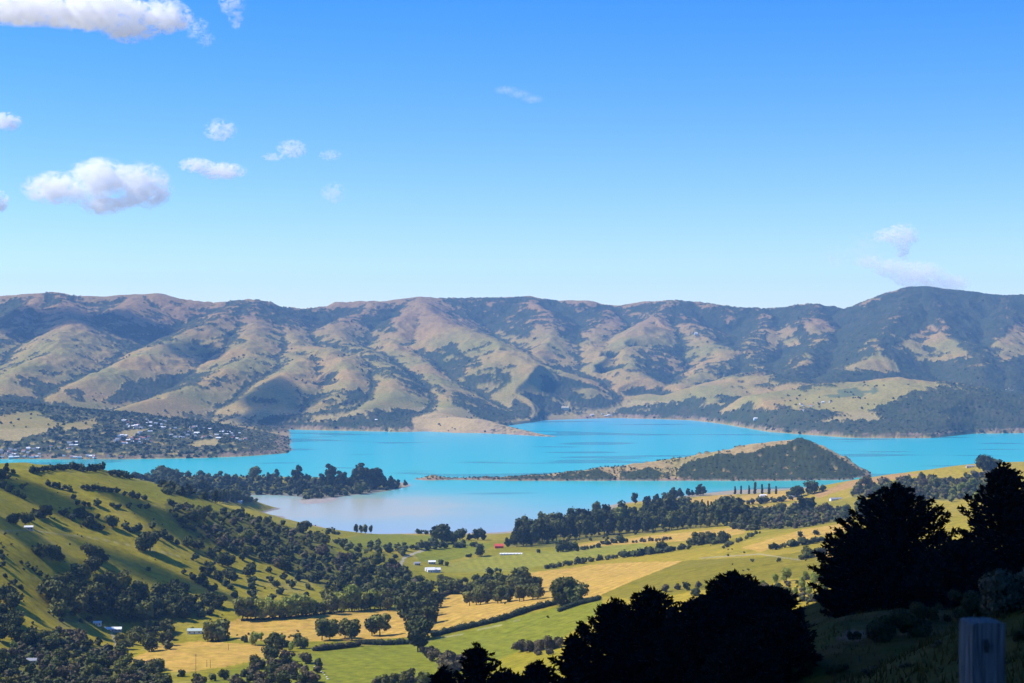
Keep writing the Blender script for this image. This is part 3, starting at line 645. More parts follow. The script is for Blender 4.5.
# the hill bush and woods
scatter(WOODS['hill'], 215, ['dark', 'dark', 'olive', 'brown'], 5, 12, 1)
scatter([(190,545),(300,568),(335,602),(250,606),(200,590)], 40, ['dark'], 8, 13, 2, .8)
scatter([(330,535),(365,555),(385,575),(340,570)], 12, ['dark','olive'], 6, 9, 3)
scatter(WOODS['big'], 26, ['olive', 'dark', 'dark'], 16, 26, 4)
scatter([(110,605),(185,590),(200,600),(230,605),(210,618),(150,622)], 24, ['dark'], 11, 17, 5)
scatter([(-5,602),(14,600),(20,640),(-5,648)], 9, ['dark'], 14, 22, 6)
scatter(WOODS['low'], 75, ['olive', 'brown', 'dark'], 9, 16, 7, .3)
scatter([(0,650),(40,640),(40,665),(0,672)], 6, ['light', 'olive'], 10, 14, 71)
scatter([(85,640),(115,636),(150,624),(180,628),(190,644),(150,654),(120,654)], 20, ['olive','dark'], 11, 18, 8)
scatter([(130,672),(165,666),(200,674),(330,690),(110,690)], 18, ['brown', 'dark', 'olive'], 8, 13, 9)
scatter([(245,670),(262,661),(290,659),(318,664),(325,676),(300,690),(230,690)], 40, ['dark', 'brown'], 9, 14, 10, .28)
put('olive', 218, 641, 23); put('olive', 212, 641, 17)
# tree column and hedgerow clumps in the middle
for a in [(409,622,20),(415,628,20),(412,636,18),(419,640,24),(424,632,20),(418,652,26),(427,624,20),(430,616,20),(422,615,20),(433,608,18)]: put('dark', *a)
for a in [(322,640,21),(330,640,22),(345,638,24),(352,640,20),(372,636,22),(380,636,18)]: put('grove', *a)
scatter([(240,642),(270,640),(300,640),(312,650),(285,652),(260,646)], 12, ['olive','dark','light'], 9, 14, 11)
scatter([(380,560),(425,590),(425,612),(395,612),(340,604),(340,590)], 38, ['olive', 'dark', 'grove'], 10, 16, 12)
row([(241,620),(285,618),(340,612)], 4.2, ['light', 'light', 'grove'], 15, 19, 13); row([(340,612),(386,608)], 4.6, ['light','grove'], 16, 22, 131)
# dense grove in the golden field and its lone neighbour
for k, dy in ((0, 0), (1, -6), (2, -11)):
    row([(464 + 3 * k, 606 + dy * .8), (500, 603 + dy), (543 - 2 * k, 599 + dy)], 6.5, ['grove'], 16, 20, 20 + k)
for a in [(564,604,27),(575,604,25),(569,602,29)]: put('olive', *a)
scatter([(437,588),(462,583),(492,580),(494,586),(470,592),(440,595)], 15, ['olive','dark'], 9, 13, 14)
for a in [(490,574,9),(496,572,6),(500,572,5)]: put('dark', *a)
# round the farmhouse and along the near shore
for a in [(421,573,15),(416,572,9),(440,565,7),(446,566,7),(405,571,7),(400,570,6),(395,568,8),(470,557,5),(467,557,4),(482,556,13),(486,555,10),(415,574,6),(436,577,5)]: put('dark', *a)
scatter([(345,548),(375,540),(395,545),(410,556),(385,563),(355,560)], 16, ['dark','olive'], 6, 9, 15)
scatter([(372,552),(400,545),(415,550),(400,556)], 8, ['dark'], 7, 10, 151)
for a in [(327,535,8),(333,534,8),(338,535,6)]: put('olive', *a)
row([(355,534),(383,533)], 3.2, ['belt'], 8, 11, 16)
row([(416,534),(432,534)], 3, ['dark'], 4, 6, 17)
for a in [(436,541,14),(442,543,18),(447,543,15),(452,544,12),(433,546,9),(460,540,10),(463,545,10),(427,548,7),(457,547,8),(470,540,8),(478,540,9),(484,540,8)]: put('dark', *a)
row([(418,550),(500,545)], 6, ['dark', 'olive'], 6, 9, 18)
for a in [(497,545,16),(503,546,15),(507,547,12),(512,544,9)]: put('pine', *a)
# the long shelterbelt by the bay
for k, dy in ((0, 0), (1, -4), (2, -8)):
    row([(514, 547 + dy * .6), (545, 542 + dy), (600, 535 + dy), (660, 531 + dy), (720, 526 + dy)], 5.2, ['belt'], 15, 21, 30 + k)
for a in [(596,520,17),(612,528,22),(635,505,15),(648,505,10),(665,518,20)]: put('belt', *a)
scatter([(640,508),(672,495),(690,508),(690,520),(650,522)], 22, ['dark','pine'], 8, 14, 31)
for a in [(724,522,25),(731,523,28),(738,524,22),(728,520,24),(719,521,20)]: put('dark', *a)
row([(676,497),(706,495)], 3.6, ['pine'], 8, 10, 32)
for px_ in (695, 702, 708, 717): put('poplar', px_, 508, 9)
for px_, h_ in ((735,9),(741,10),(749,9),(755,11),(762,12),(769,12),(776,9)): put('poplar', px_, 494, h_)
row([(788,497),(812,494)], 4, ['dark','pine'], 8, 12, 33); row([(735,506),(792,500)], 5, ['dark','olive'], 6, 9, 34)
row([(798,511),(820,509)], 4, ['pine'], 11, 15, 35); row([(745,515),(795,512)], 5, ['dark','olive'], 7, 10, 36)
scatter(WOODS['rbush'], 44, ['olive', 'brown', 'dark'], 7, 11, 37)
scatter([(722,524),(745,520),(760,528),(735,532)], 10, ['dark','olive'], 9, 12, 38)
# hedgerows of the right fields
row([(559,552),(575,549)], 4, ['dark'], 8, 13, 40); row([(575,551),(600,547)], 5, ['dark'], 4, 6, 41); put('dark', 538, 553, 6)
row([(600,545),(628,542)], 4, ['dark','brown'], 5, 8, 42); row([(632,543),(672,540)], 5, ['brown'], 4, 5, 43)
row([(545,569),(622,557)], 5, ['dark', 'olive'], 5, 8, 44); row([(622,558),(668,552)], 4.5, ['dark'], 8, 11, 45)
row([(672,551),(690,549)], 5, ['dark'], 6, 9, 451); row([(688,545),(728,543)], 4.5, ['dark','olive'], 8, 12, 46); row([(722,549),(760,533)], 5, ['olive'], 4, 6, 47)
row([(770,550),(828,541)], 5, ['olive', 'dark'], 5, 8, 48); row([(800,560),(826,553)], 5, ['brown','olive'], 8, 11, 481)
for a in [(800,536,7),(816,535,7),(778,562,6),(784,575,6),(752,562,4),(744,553,2.5),(728,556,3)]: put('dark', *a)
scatter([(733,590),(770,582),(800,575),(828,575),(835,600),(790,606),(750,604)], 34, ['olive', 'brown', 'light'], 7, 12, 49)
scatter([(640,600),(670,590),(720,584),(735,592),(700,600)], 10, ['brown', 'dark'], 7, 10, 491)
# right hill
scatter(WOODS['rhill'], 60, ['dark', 'olive', 'brown'], 7, 12, 50)
scatter([(940,490),(1000,482),(1024,490),(1000,505),(950,504)], 16, ['light','olive'], 9, 12, 51)
put('dark', 985, 473, 15); put('dark', 996, 471, 14); put('dark', 988, 473, 12); put('dark', 823, 491, 8)
row([(868,473),(900,471)], 5, ['dark'], 3, 4.5, 52); row([(925,466),(958,464)], 5, ['dark'], 2, 3, 53); row([(858,505),(866,520)], 4, ['dark'], 8, 12, 54)
# wooded shore beyond the mudflat
scatter(WOODS['pen'], 150, ['pine', 'pine', 'dark', 'dark', 'olive'], 6, 11, 55, .3)
row([(30,473),(60,470),(84,470)], 4, ['dark'], 6, 9, 56); row([(82,472),(125,468)], 4, ['dark','pine'], 6, 10, 57); row([(110,475),(160,482)], 4, ['dark'], 6, 9, 58)
for a in [(282,476,12),(294,487,22),(298,482,18),(310,475,11),(322,488,18),(330,486,20),(340,487,18),(345,480,12),(352,487,16),(360,488,22),(366,487,20),(372,488,18),(378,488,17),(384,488,14),(390,488,11),(398,487,9),(405,486,8),(413,484,7)]: put('pine', *a)
row([(215,503),(238,502)], 3.5, ['belt'], 12, 14, 59); row([(260,502),(325,497)], 4, ['olive'], 4, 6, 60)
# bushes on the lower green field
for a in [(515,650,9),(521,651,11),(527,652,12),(533,651,12),(540,650,13),(547,650,14),(553,649,14),(538,655,11),(550,655,13)]: put('brown', *a)
for a in [(428,657,13),(433,661,11),(446,669,18),(453,670,20),(461,670,20),(468,672,16),(450,676,16)]: put('brown', *a)
for a in [(548,618,3),(505,604,2),(538,604,2.5)]: put('dark', *a)
row([(372,686),(405,682),(430,684)], 6, ['brown','olive'], 9, 13, 61)

# plant them: the ones that show largest are things of their own, the rest of a kind one mass
pl = []
for (key, px, py, hp) in PLACED:
    g = ground(px, py, 700)
    if g is None or g[2] < .25 or g[1] > 5600: continue
    if any(-17 < px - bx < 7 and -9 < py - by < 12 for bx, by in ((97.5,625),(113,631),(32,663),(195,633),(431,571),(833,500),(499,549))): continue   # yards kept clear round the buildings
    pl.append([key, px, py, hp, g])
counts = {}
pl.sort(key=lambda a: -a[3])
used_dir = {}; rest = []
LIMIT = 290
for i, (key, px, py, hp, g) in enumerate(pl):
    name, vars_ = KIND[key]
    counts[name] = counts.get(name, 0) + 1
    hgt = hp * g[1] / F
    if counts[name] > LIMIT: rest.append((key, g, hgt)); continue
    r = random.Random(i * 7 + 1); cr, tr, co = vars_[r.randrange(len(vars_))]
    s = (hgt * r.uniform(.88, 1.12), hgt * r.uniform(.88, 1.12), hgt); rz = r.uniform(0, 6.28)
    loc = (g[0], g[1], g[2] - .02 * hgt)
    if hp >= 12:
        o = link(name, None, loc=loc, rz=rz, scale=s); link('crown', cr, o); link('trunk', tr, o)
    else:
        o = link(name, co, loc=loc, rz=rz, scale=s)
    lm = min(LANDMARKS, key=lambda q: (q[0] - px) ** 2 + 4 * (q[1] - py) ** 2)
    dx, dy = px - lm[0], (py - lm[1]) * 1.6
    d = ('right of' if dx > 0 else 'left of') if abs(dx) > abs(dy) else ('in front of' if dy > 0 else 'behind')
    kk = (key, lm[2], d); used_dir.setdefault(kk, []).append((dx * dx + dy * dy, o))
    o['category'] = 'tree'; o['group'] = {'bush_tree': 'bush trees over the farmland', 'shelterbelt_tree': 'tall shelterbelt trees by the bay', 'grove_tree': 'trees of the grove and field rows', 'willow_tree': 'light green trees in rows',
                                         'poplar_tree': 'slender poplars by the bay', 'pine_tree': 'pines along the shore'}[name]
for (key, lmn, d), lst in used_dir.items():
    lst.sort(key=lambda a: a[0])
    for k, (_, o) in enumerate(lst):
        o['label'] = f"{LOOK[key]} {WORD[key]}, {ORD[k]} {d} {lmn}" if k < len(ORD) else f"{LOOK[key]} {WORD[key]} well {d} {lmn}"
def mass(name, items, label, mats_, per=26, leaf=.17, smooth=False, seed=3):
    """many small plants as one mass: (x, y, z, height, width ratio, material index)"""
    r = np.random.default_rng(seed); Vs, Qs, ms, off = [], [], [], 0
    protos = []
    for k in range(8):
        cl = rnd_clumps(r, 4, .26, .25, .62, .30); V, Q = clump_crown(cl, per // 4 + 1, leaf, k); V2, T = core(cl, .9); protos.append((V, Q, V2, T))
    Ts = []; mt_ = []
    for (x, y, z, h, w, mi) in items:
        V, Q, V2, T = protos[r.integers(8)]; a = r.random() * 6.28; c, s_ = math.cos(a), math.sin(a); M = np.array([[c, -s_, 0], [s_, c, 0], [0, 0, 1]])
        P_all = np.concatenate([V, V2]) @ M.T * [h * w, h * w, h] + [x, y, z - .05 * h]
        Vs.append(P_all); Qs.append(Q + off); Ts.append(T + len(V) + off); ms.append(np.full(len(Q), mi)); mt_.append(np.full(len(T), mi)); off += len(P_all)
    me = np_mesh(name, np.concatenate(Vs), [np.concatenate(Qs), np.concatenate(Ts)], mats_, np.concatenate(ms + mt_))
    return tag(link(name, me), label, None, kind='stuff')
MI = dict(dark=0, olive=1, brown=2, belt=0, grove=1, light=3, poplar=0, pine=0)
LM_ = [mat(a, b_, .85, .5, .08, transl=.1) for a, b_ in (('bush_dark', (.045, .055, .016)), ('bush_olive', (.085, .09, .025)), ('bush_brown', (.09, .075, .038)), ('bush_light', (.09, .12, .03)))]
extra = [(g[0], g[1], g[2], h, 1.0 if k in ('dark', 'olive', 'brown') else .6, MI[k]) for k, g, h in rest]
# bush that fills the gaps inside the woods
r_ = np.random.default_rng(11)
def fill(poly, n, h0, h1, w, mis, ymin=700):
    xs = [a for a, b_ in poly]; ys = [b_ for a, b_ in poly]; px = r_.uniform(min(xs), max(xs), n); py = r_.uniform(min(ys), max(ys), n)
    for x, y in zip(px[inpoly(px, py, poly)], py[inpoly(px, py, poly)]):
        g = ground(x, y, ymin)
        if g is not None and .3 < g[2]: extra.append((g[0], g[1], g[2], r_.uniform(h0, h1), w, int(r_.choice(mis))))
fill(WOODS['hill'], 520, 3, 8, 1.0, [0, 0, 1]); fill(WOODS['rbush'], 520, 5, 11, 1.1, [1, 2, 0]); fill(WOODS['rhill'], 500, 5, 12, 1.0, [0, 1, 2])
fill(WOODS['pen'], 1100, 7, 17, .95, [0, 0, 1]); fill(WOODS['low'], 420, 5, 10, 1.1, [1, 2, 0]); fill(WOODS['big'], 120, 6, 10, 1.0, [0, 1]); fill(WOODS['belt'], 300, 6, 12, .8, [0, 1])
fill([(0,478),(330,478),(330,640),(0,640)], 160, 1.5, 4, 1.1, [0, 1, 2]); fill([(690,545),(850,500),(850,600),(720,590)], 40, 1.5, 3.5, 1.2, [1, 2, 0]); fill([(733,590),(830,575),(835,606),(750,604)], 120, 3, 6, 1.1, [1, 2])
if extra: mass('bushland', extra, 'dense small bush filling the gullies and woods of the farmland', LM_)
# bush on the far country, sown where the ground cover says bush, and lone trees on its slopes
def sow(sel, n, h0, h1, wgt=None, seed=5):
    r = np.random.default_rng(seed); ii = np.flatnonzero(sel.ravel())
    p = None if wgt is None else (wgt.ravel()[ii] / wgt.ravel()[ii].sum())
    k = r.choice(ii, size=min(n, len(ii)), replace=False, p=p)
    return [(GX.ravel()[i] + r.uniform(-4, 4), GY.ravel()[i] + r.uniform(-6, 6), GZ0.ravel()[i], r.uniform(h0, h1), r.uniform(.9, 1.3), int(r.choice([0, 0, 1]))) for i in k]
infr = (VPX > -40) & (VPX < 1064)
mass('headland_bush', sow(town & infr & (forest > .5), 2400, 4, 8, seed=6), 'dark bush and garden trees between the houses of the headland town', LM_, 12, .28)
mass('peninsula_bush', sow(ona & (forest > .5), 2800, 3, 7, seed=7) + sow(ona & (GZ > 2) & (VPX < 690) & (forest < .5) & (n_mid > -.1), 420, 3, 6, seed=17), 'dark low bush on the peninsula in the bay', LM_, 14, .24)
mass('mountain_bush', sow(mount & infr & (forest > .3), 5200, 8, 16, 1 / (1 + ((GY - 7500) / 1500).clip(0) ** 2), 8) + sow(mount & infr & (forest < .3) & (GZ < 420) & (GZ > 3) & (n_mid > .05) & (hollow > -2), 700, 5, 11, None, 9), 'scattered trees and patches of bush on the far hillsides', LM_, 8, .32)

# ------------------------------------------------------------------ hedge, a thing of its own
def hedge(pts, hp, wd, label, m, seed):
    r = np.random.default_rng(seed); cl = []; g0 = ground(*pts[0], 700)
    for (x1, y1), (x2, y2) in zip(pts[:-1], pts[1:]):
        k = max(2, int(math.hypot(x2 - x1, y2 - y1) / 1.5))
        for i in range(k):
            t = (i + .5) / k; g = ground(x1 + t * (x2 - x1), y1 + t * (y2 - y1), 700)
            if g is None: continue
            h = hp * g[1] / F * r.uniform(.7, 1.25); cl.append((g[0] - g0[0] + r.normal() * .4, g[1] - g0[1] + r.normal() * .4, g[2] - g0[2] + h * .42, h * .58, .9))
    V, Q = clump_crown(cl, 40, .5, seed); V2, T = core(cl, .85)
    o = link('hedge', np_mesh('hedge', np.concatenate([V, V2]), [Q, T + len(V)], [m]), loc=g0); return tag(o, label, 'hedge', 'hedges between the fields')
HM = mat('hedge_leaves', (.032, .042, .016), .85, .45, .5, transl=.1); HM2 = mat('brown_hedge_leaves', (.052, .046, .024), .85, .4, .5, transl=.1)
hedge([(432,637),(452,632),(470,628),(500,621),(530,611),(562,603)], 6.5, 3, 'long dark hedge between the golden grove field and the lower green field', HM, 1)
hedge([(360,644),(385,645),(408,644)], 6, 3, 'short dark hedge left of the dark tree column', HM, 2)
hedge([(314,651),(335,649),(360,646)], 6, 3, 'dark hedge along the back of the lower green field, left end', HM2, 3)
hedge([(438,598),(455,592),(468,588)], 5, 3, 'brown hedge at the left corner of the golden grove field', HM2, 4)
hedge([(242,621),(290,618),(345,612)], 2.4, 2, 'thin low hedge at the foot of the light green trees', HM, 5)
hedge([(558,612),(575,606),(600,600)], 5, 3, 'low dark hedge below the lone grove trees, right end', HM, 6)

# ------------------------------------------------------------------ buildings
def paintm(name, col, rough=.6): return mat(name, col, rough, .08, 2.0)
WHITE, GREYW, CREAM, RED, PALEG = paintm('white_paint', (.74, .73, .70)), paintm('grey_paint', (.36, .36, .35)), paintm('cream_paint', (.66, .55, .36)), paintm('red_paint', (.60, .07, .05)), paintm('pale_green_iron', (.42, .50, .45))
RW, RG, RR, RB = paintm('white_iron_roof', (.82, .82, .80), .4), paintm('grey_iron_roof', (.30, .31, .33), .45), paintm('rust_red_roof', (.38, .14, .09), .5), paintm('dark_roof', (.10, .10, .11), .5)
GLASS = mat('window_glass', (.03, .04, .05), .08, spec=.5); DOOR = paintm('door_paint', (.12, .09, .07))
def boxv(x0, x1, y0, y1, z0, z1):
    V = np.array([(x, y, z) for z in (z0, z1) for y in (y0, y1) for x in (x0, x1)], float)
    return V, np.array([(0, 2, 3, 1), (4, 5, 7, 6), (0, 1, 5, 4), (2, 6, 7, 3), (0, 4, 6, 2), (1, 3, 7, 5)])
def wall_part(w, d, h, rh):
    V = np.array([(-w, -d, -1.5), (w, -d, -1.5), (w, d, -1.5), (-w, d, -1.5), (-w, -d, h), (w, -d, h), (w, d, h), (-w, d, h), (-w, 0, h + rh), (w, 0, h + rh)], float)
    return V, [np.array([(0, 1, 5, 4), (2, 3, 7, 6)]), np.array([(3, 0, 4, 8, 7), (1, 2, 6, 9, 5)])]
def roof_part(w, d, h, rh, ov=.5, t=.18):
    e = rh / d * ov
    a = [(-w - ov, -d - ov, h - e + .05), (w + ov, -d - ov, h - e + .05), (w + ov, 0, h + rh + .05), (-w - ov, 0, h + rh + .05), (w + ov, d + ov, h - e + .05), (-w - ov, d + ov, h - e + .05)]
    V = np.array(a + [(x, y, z + t) for x, y, z in a], float)
    return V, np.array([(6, 7, 8, 9), (9, 8, 10, 11), (0, 3, 2, 1), (3, 5, 4, 2), (0, 1, 7, 6), (4, 5, 11, 10), (1, 2, 8, 7), (2, 4, 10, 8), (3, 0, 6, 9), (5, 3, 9, 11)])
def building(name, label, px, py, w, d, h, rh, wm_, rm, rz=0., group=None, nwin=3, cat='house', wings=()):
    g = ground(px, py, 700); o = link(name, None, loc=(g[0], g[1], g[2] + .2), rz=rz); tag(o, label, cat, group)
    def blk(ox, oy, w, d, h, rh):
        V, fs = wall_part(w, d, h, rh); link('wall', np_mesh('wall', V + [ox, oy, 0], fs, [wm_]), o)
        V, f = roof_part(w, d, h, rh); link('roof', np_mesh('roof', V + [ox, oy, 0], [f], [rm]), o)
        for i in range(nwin):
            x = -w + (i + .5) * 2 * w / nwin
            if i == nwin // 2: V, f = boxv(x - .55, x + .55, -d - .04, -d + .1, 0, 2.1); link('door', np_mesh('door', V + [ox, oy, 0], [f], [DOOR]), o)
            else: V, f = boxv(x - .8, x + .8, -d - .04, -d + .1, .9, 2.1); link('window', np_mesh('window', V + [ox, oy, 0], [f], [GLASS]), o)
    blk(0, 0, w, d, h, rh)
    for wg in wings: blk(*wg)
    return o
building('shed', 'small white shed alone on the left hillside pasture', 29, 529.5, 5.2, 3.2, 3.2, 1.5, GREYW, RW, .15, cat='shed')
building('farm_shed', 'small white upper building among trees in the left valley', 97.5, 625, 4.4, 3.2, 3.2, 1.3, WHITE, RW, .1, cat='shed')
building('farm_shed', 'long white roofed shed in front of the big shaded wood', 113, 631, 10, 3.4, 2.6, 2.0, GREYW, RW, .12, cat='shed', nwin=5)
building('cottage', 'grey roofed cottage among bushes at the bottom left', 32, 663, 4.8, 3.2, 3.0, 1.8, WHITE, RG, .1, cat='house')
building('cottage', 'house with pale green roof left of the round olive tree', 195, 633, 8.5, 4, 3.2, 2.2, WHITE, PALEG, .05, cat='house')
building('farmhouse', 'white farmhouse of several wings in the middle of the valley', 431, 572, 6.0, 4.4, 4, 3.2, WHITE, RW, .25, cat='house', wings=[(11, 3, 4.6, 4, 3.4, 2.6), (-3, 11, 4, 4, 3.4, 2.4)])
building('farm_shed', 'white shed behind the valley farmhouse', 432, 564, 6, 3.6, 4, 2, GREYW, RW, .1, cat='shed')
building('farm_shed', 'grey shed left of the valley farmhouse', 417, 565, 5, 3.5, 3.2, 2, GREYW, RG, .3, cat='shed')
building('farm_shed', 'low pale outbuilding at the valley edge, left of the farmhouse', 403, 573, 4.5, 2.8, 2.6, 1.4, WHITE, RW, .2, cat='shed')
building('barn', 'bright red barn beside the dark pines', 499, 548, 8, 5, 4.2, 3.6, RED, paintm('red_iron_roof', (.62, .10, .07), .5), .1, cat='barn')
building('greenhouse', 'long low pale roofed greenhouse on the green pasture', 511, 554.5, 20, 3.2, 1.4, 1.3, WHITE, RW, .03, cat='greenhouse', nwin=7)
building('homestead', 'white homestead with grey roofs on the right slope', 833, 500.5, 7, 4.5, 3.6, 2.6, WHITE, RG, .3, cat='house', wings=[(13, 5, 5, 4, 3.2, 2.4), (24, 12, 4, 3.5, 3, 2)])
building('cottage', 'pale house on the right hilltop near two round trees', 970, 467.5, 9, 4, 3, 2, CREAM, RG, 0, cat='house')
building('cottage', 'tiny white house by the mudflat shore', 240, 503, 5, 4, 3.6, 2, WHITE, RW, .2, cat='house')
building('cottage', 'low white house among the poplars by the bay', 763, 496.5, 8, 4, 3, 2, WHITE, RW, .1, cat='house')
building('cottage', 'pale cottage right of the poplars by the bay', 792, 497.5, 7, 4, 3, 2, WHITE, RG, 0, cat='house')
building('hall', 'big cream building on the far shore at the head of the inlet', 565, 410, 20, 9, 14, 5, CREAM, CREAM, .1, cat='building', nwin=5)
building('cottage', 'lone white house high on the far hillside', 696, 335, 11, 8, 12, 4, WHITE, RW, 0, cat='house')
building('cottage', 'white house in bush near the far right shore', 757, 420, 16, 8, 8, 4, WHITE, RW, .1, cat='house')
building('cottage', 'tiny white house at the foot of the far hills', 375, 421, 13, 6, 6, 3, WHITE, RW, .1, cat='house')
# the far towns: each house one small mesh
def small_house(w, d, h, rh, wm_, rm):
    V, fs = wall_part(w, d, h, rh); V2, f2 = roof_part(w, d, h, rh)
    return np_mesh('town_house', np.concatenate([V, V2]), fs + [f2 + len(V)], [wm_, rm], [0] * 4 + [1] * len(f2))
HV = [('white house with white roof', small_house(9, 5, 5, 3, WHITE, RW)), ('white house with grey roof', small_house(8, 5, 5, 3, WHITE, RG)), ('cream house with dark roof', small_house(8, 5, 4.5, 3, CREAM, RB)),
      ('white house with rust red roof', small_house(8, 5, 5, 3, WHITE, RR)), ('long grey house with pale roof', small_house(11, 5, 4, 2.5, GREYW, RW))]
r = random.Random(4); HG = {}
for poly, n_h, where in [([(0,449),(38,448),(42,458),(0,459)], 40, 'at the left end of the far town shore'), ([(50,445),(76,443),(80,449),(52,450)], 12, 'on the rise behind the far town shore'), ([(112,436),(150,430),(152,443),(116,445)], 36, 'in the middle of the headland town'),
                         ([(123,421),(165,419),(168,429),(125,432)], 32, 'on the crest of the headland town'), ([(166,428),(200,427),(252,436),(250,442),(170,438)], 50, 'on the slope near the headland tip'), ([(62,456),(126,457),(126,459.2),(62,459)], 15, 'along the waterfront of the headland town'),
                         ([(996,389),(1023,388),(1023,403),(998,400)], 24, 'in the small town on the far right shore'), ([(800,404),(835,402),(835,414),(802,418)], 8, 'below the golden dome on the far right'), ([(575,413),(640,414),(640,417),(575,417)], 7, 'along the far beach of the inlet')]:
    k = 0; t = 0
    while k < n_h and t < 400:
        t += 1; x = r.uniform(min(a for a, b_ in poly), max(a for a, b_ in poly)); y = r.uniform(min(b_ for a, b_ in poly), max(b_ for a, b_ in poly))
        if not inpoly(np.array([x]), np.array([y]), poly)[0]: continue
        g = ground(x, y, 5600)
        if g is None or g[2] < .6: continue
        lab, me = HV[r.choice([0, 1, 1, 1, 2, 2, 2, 3, 3, 4, 4, 4])]; o = link('town_house', me, loc=(g[0], g[1], g[2] + 1.5), rz=r.uniform(-.6, .6), scale=r.uniform(.6, .95)); tag(o, f'{lab} {where}', 'house', 'far town houses ' + where); k += 1

# ------------------------------------------------------------------ poles, boulders, post
WOOD = mat('grey_wood', (.20, .17, .14), .9, .3, 4)
def pole(px, py, hp, label, arm=True):
    g = ground(px, py, 700); h = hp * g[1] / F
    o = link('power_pole', None, loc=g); V, Q = tube([(0, 0, -.5), (0, 0, h)], [.28, .2], 8); link('pole', np_mesh('pole', V, [Q], [WOOD]), o)
    if arm:
        V, f = boxv(-1.3, 1.3, -.12, .12, h - 1.1, h - .85); link('crossarm', np_mesh('crossarm', V, [f], [WOOD]), o)
        for x in (-1.1, 0, 1.1):
            V, Q = tube([(x, 0, h - .849), (x, 0, h - .5)], [.09, .06], 6); link('insulator', np_mesh('insulator', V, [Q], [WHITE]), o)
    tag(o, label, 'power pole', 'power poles in the golden field')
pole(196, 672, 18, 'tallest power pole, left side of the bottom golden field')
pole(207, 667, 7.5, 'short pole just right of the tallest power pole', False); pole(210.5, 668, 8, 'short pole second right of the tallest power pole', False); pole(228.5, 650, 6.5, 'pole at the back edge of the bottom golden field', False)
STONE = mat('pale_stone', (.55, .53, .48), .9, .25, 2)
for i, (px, py) in enumerate([(315,667),(319,669),(321,671.5),(323,673),(325,675),(327,677),(328,679)]):
    bm = bmesh.new(); bmesh.ops.create_icosphere(bm, subdivisions=2, radius=1); rr = random.Random(i)
    for v in bm.verts: v.co *= 1 + .3 * float(gnoise(v.co.x * 2 + i * 7, v.co.y * 2 + v.co.z, 5)); 
    me = bpy.data.meshes.new('boulder'); bm.to_mesh(me); bm.free(); me.materials.append(STONE); g = ground(px, py, 700)
    tag(link('boulder', me, loc=(g[0], g[1], g[2] + .2), rz=i, scale=(rr.uniform(.9, 1.6), rr.uniform(.8, 1.3), rr.uniform(.6, .9))), f'{["topmost","second","third","fourth","fifth","sixth","lowest"][i]} pale boulder of the line on the green field by the bushy knoll', 'boulder', 'pale boulders on the green field')

# ------------------------------------------------------------------ black cypresses on the shaded slope
def cypress(seed, h, w, limbs=120, blade=.42):
    r = np.random.default_rng(seed); tips = []; dirs = []; tubes = []
    lean = r.normal(size=2) * .03
    for i in range(limbs):
        t = (i + r.random()) / limbs; z = h * (.05 + .90 * t)
        env = (1 - max(0, t - .35) / .65) ** .75 * (.72 + .28 * min(1, t / .2)); L = w / 2 * env * r.uniform(.70, 1.12) + .4
        a = i * 2.399 + r.normal() * .3; rise = r.uniform(.05, .35) + .5 * t
        n_ = max(4, int(L * 2.6)); q = np.linspace(.12, 1, n_)
        bx = lean[0] * z + np.cos(a) * L * q; by = lean[1] * z + np.sin(a) * L * q; bz = z + rise * L * q * q * .8 - .06 * L * q
        tubes.append(tube([(lean[0] * z, lean[1] * z, z), (bx[n_ // 2], by[n_ // 2], bz[n_ // 2]), (bx[-1], by[-1], bz[-1])], [.05 + .012 * h * (1 - t) * .4, .05, .015], 4))
        for k in range(n_):
            m_ = 5 + int(5 * q[k])
            for s_ in range(m_):
                sp = (.35 + .9 * (1 - q[k])) * r.normal(size=3) * .55 * [1, 1, .5]
                tips.append((bx[k] + sp[0], by[k] + sp[1], bz[k] + sp[2])); ang = a + r.normal() * .7; dirs.append((math.cos(ang), math.sin(ang), r.uniform(-.1, .9)))
    # leader sprays at the top
    for k in range(60):
        z = h * (.90 + .10 * r.random()); tips.append((lean[0] * h + r.normal() * .25, lean[1] * h + r.normal() * .25, z)); a = r.random() * 6.28; dirs.append((math.cos(a) * .6, math.sin(a) * .6, 1))
    tips = np.array(tips); dirs = np.array(dirs); dirs /= np.linalg.norm(dirs, axis=1, keepdims=True)
    nb = 4; c = np.repeat(tips, nb, 0); d = np.repeat(dirs, nb, 0) + r.normal(size=(len(tips) * nb, 3)) * .38; d /= np.linalg.norm(d, axis=1, keepdims=True)
    L = blade * r.uniform(.6, 1.5, len(c))[:, None]; sd = np.cross(d, r.normal(size=d.shape)); sd /= np.linalg.norm(sd, axis=1, keepdims=True) + 1e-9
    V = np.stack([c - d * L * .3, c + sd * L * .22 + d * L * .3, c + d * L, c - sd * L * .22 + d * L * .3], 1).reshape(-1, 3); Q = np.arange(len(V)).reshape(-1, 4)
    crown = np_mesh('cypress_crown', V, [Q], [LEAF_C])
    tv, tf = join([tube([(0, 0, -1), (lean[0] * h * .5, lean[1] * h * .5, h * .5), (lean[0] * h, lean[1] * h, h * .97)], [.03 * h, .02 * h, .004 * h], 9)] + tubes)
    return crown, np_mesh('cypress_trunk', tv, [np.concatenate(tf)], [BARK])
def plant_cypress(px, pytop, Y, wpx, label, seed):
    x = (px - 512) / F * Y; z = float(sample(GZ, x, Y)); zt = H - (pytop - HY) / F * Y; h = zt - z
    c, t = cypress(seed, h, wpx * Y / F, limbs=int(70 + 60 * min(1.6, wpx * Y / F / 10)))
    o = link('cypress_tree', None, loc=(x, Y, z)); link('crown', c, o); link('trunk', t, o); return tag(o, label, 'tree', 'black shaded cypresses near the viewpoint')
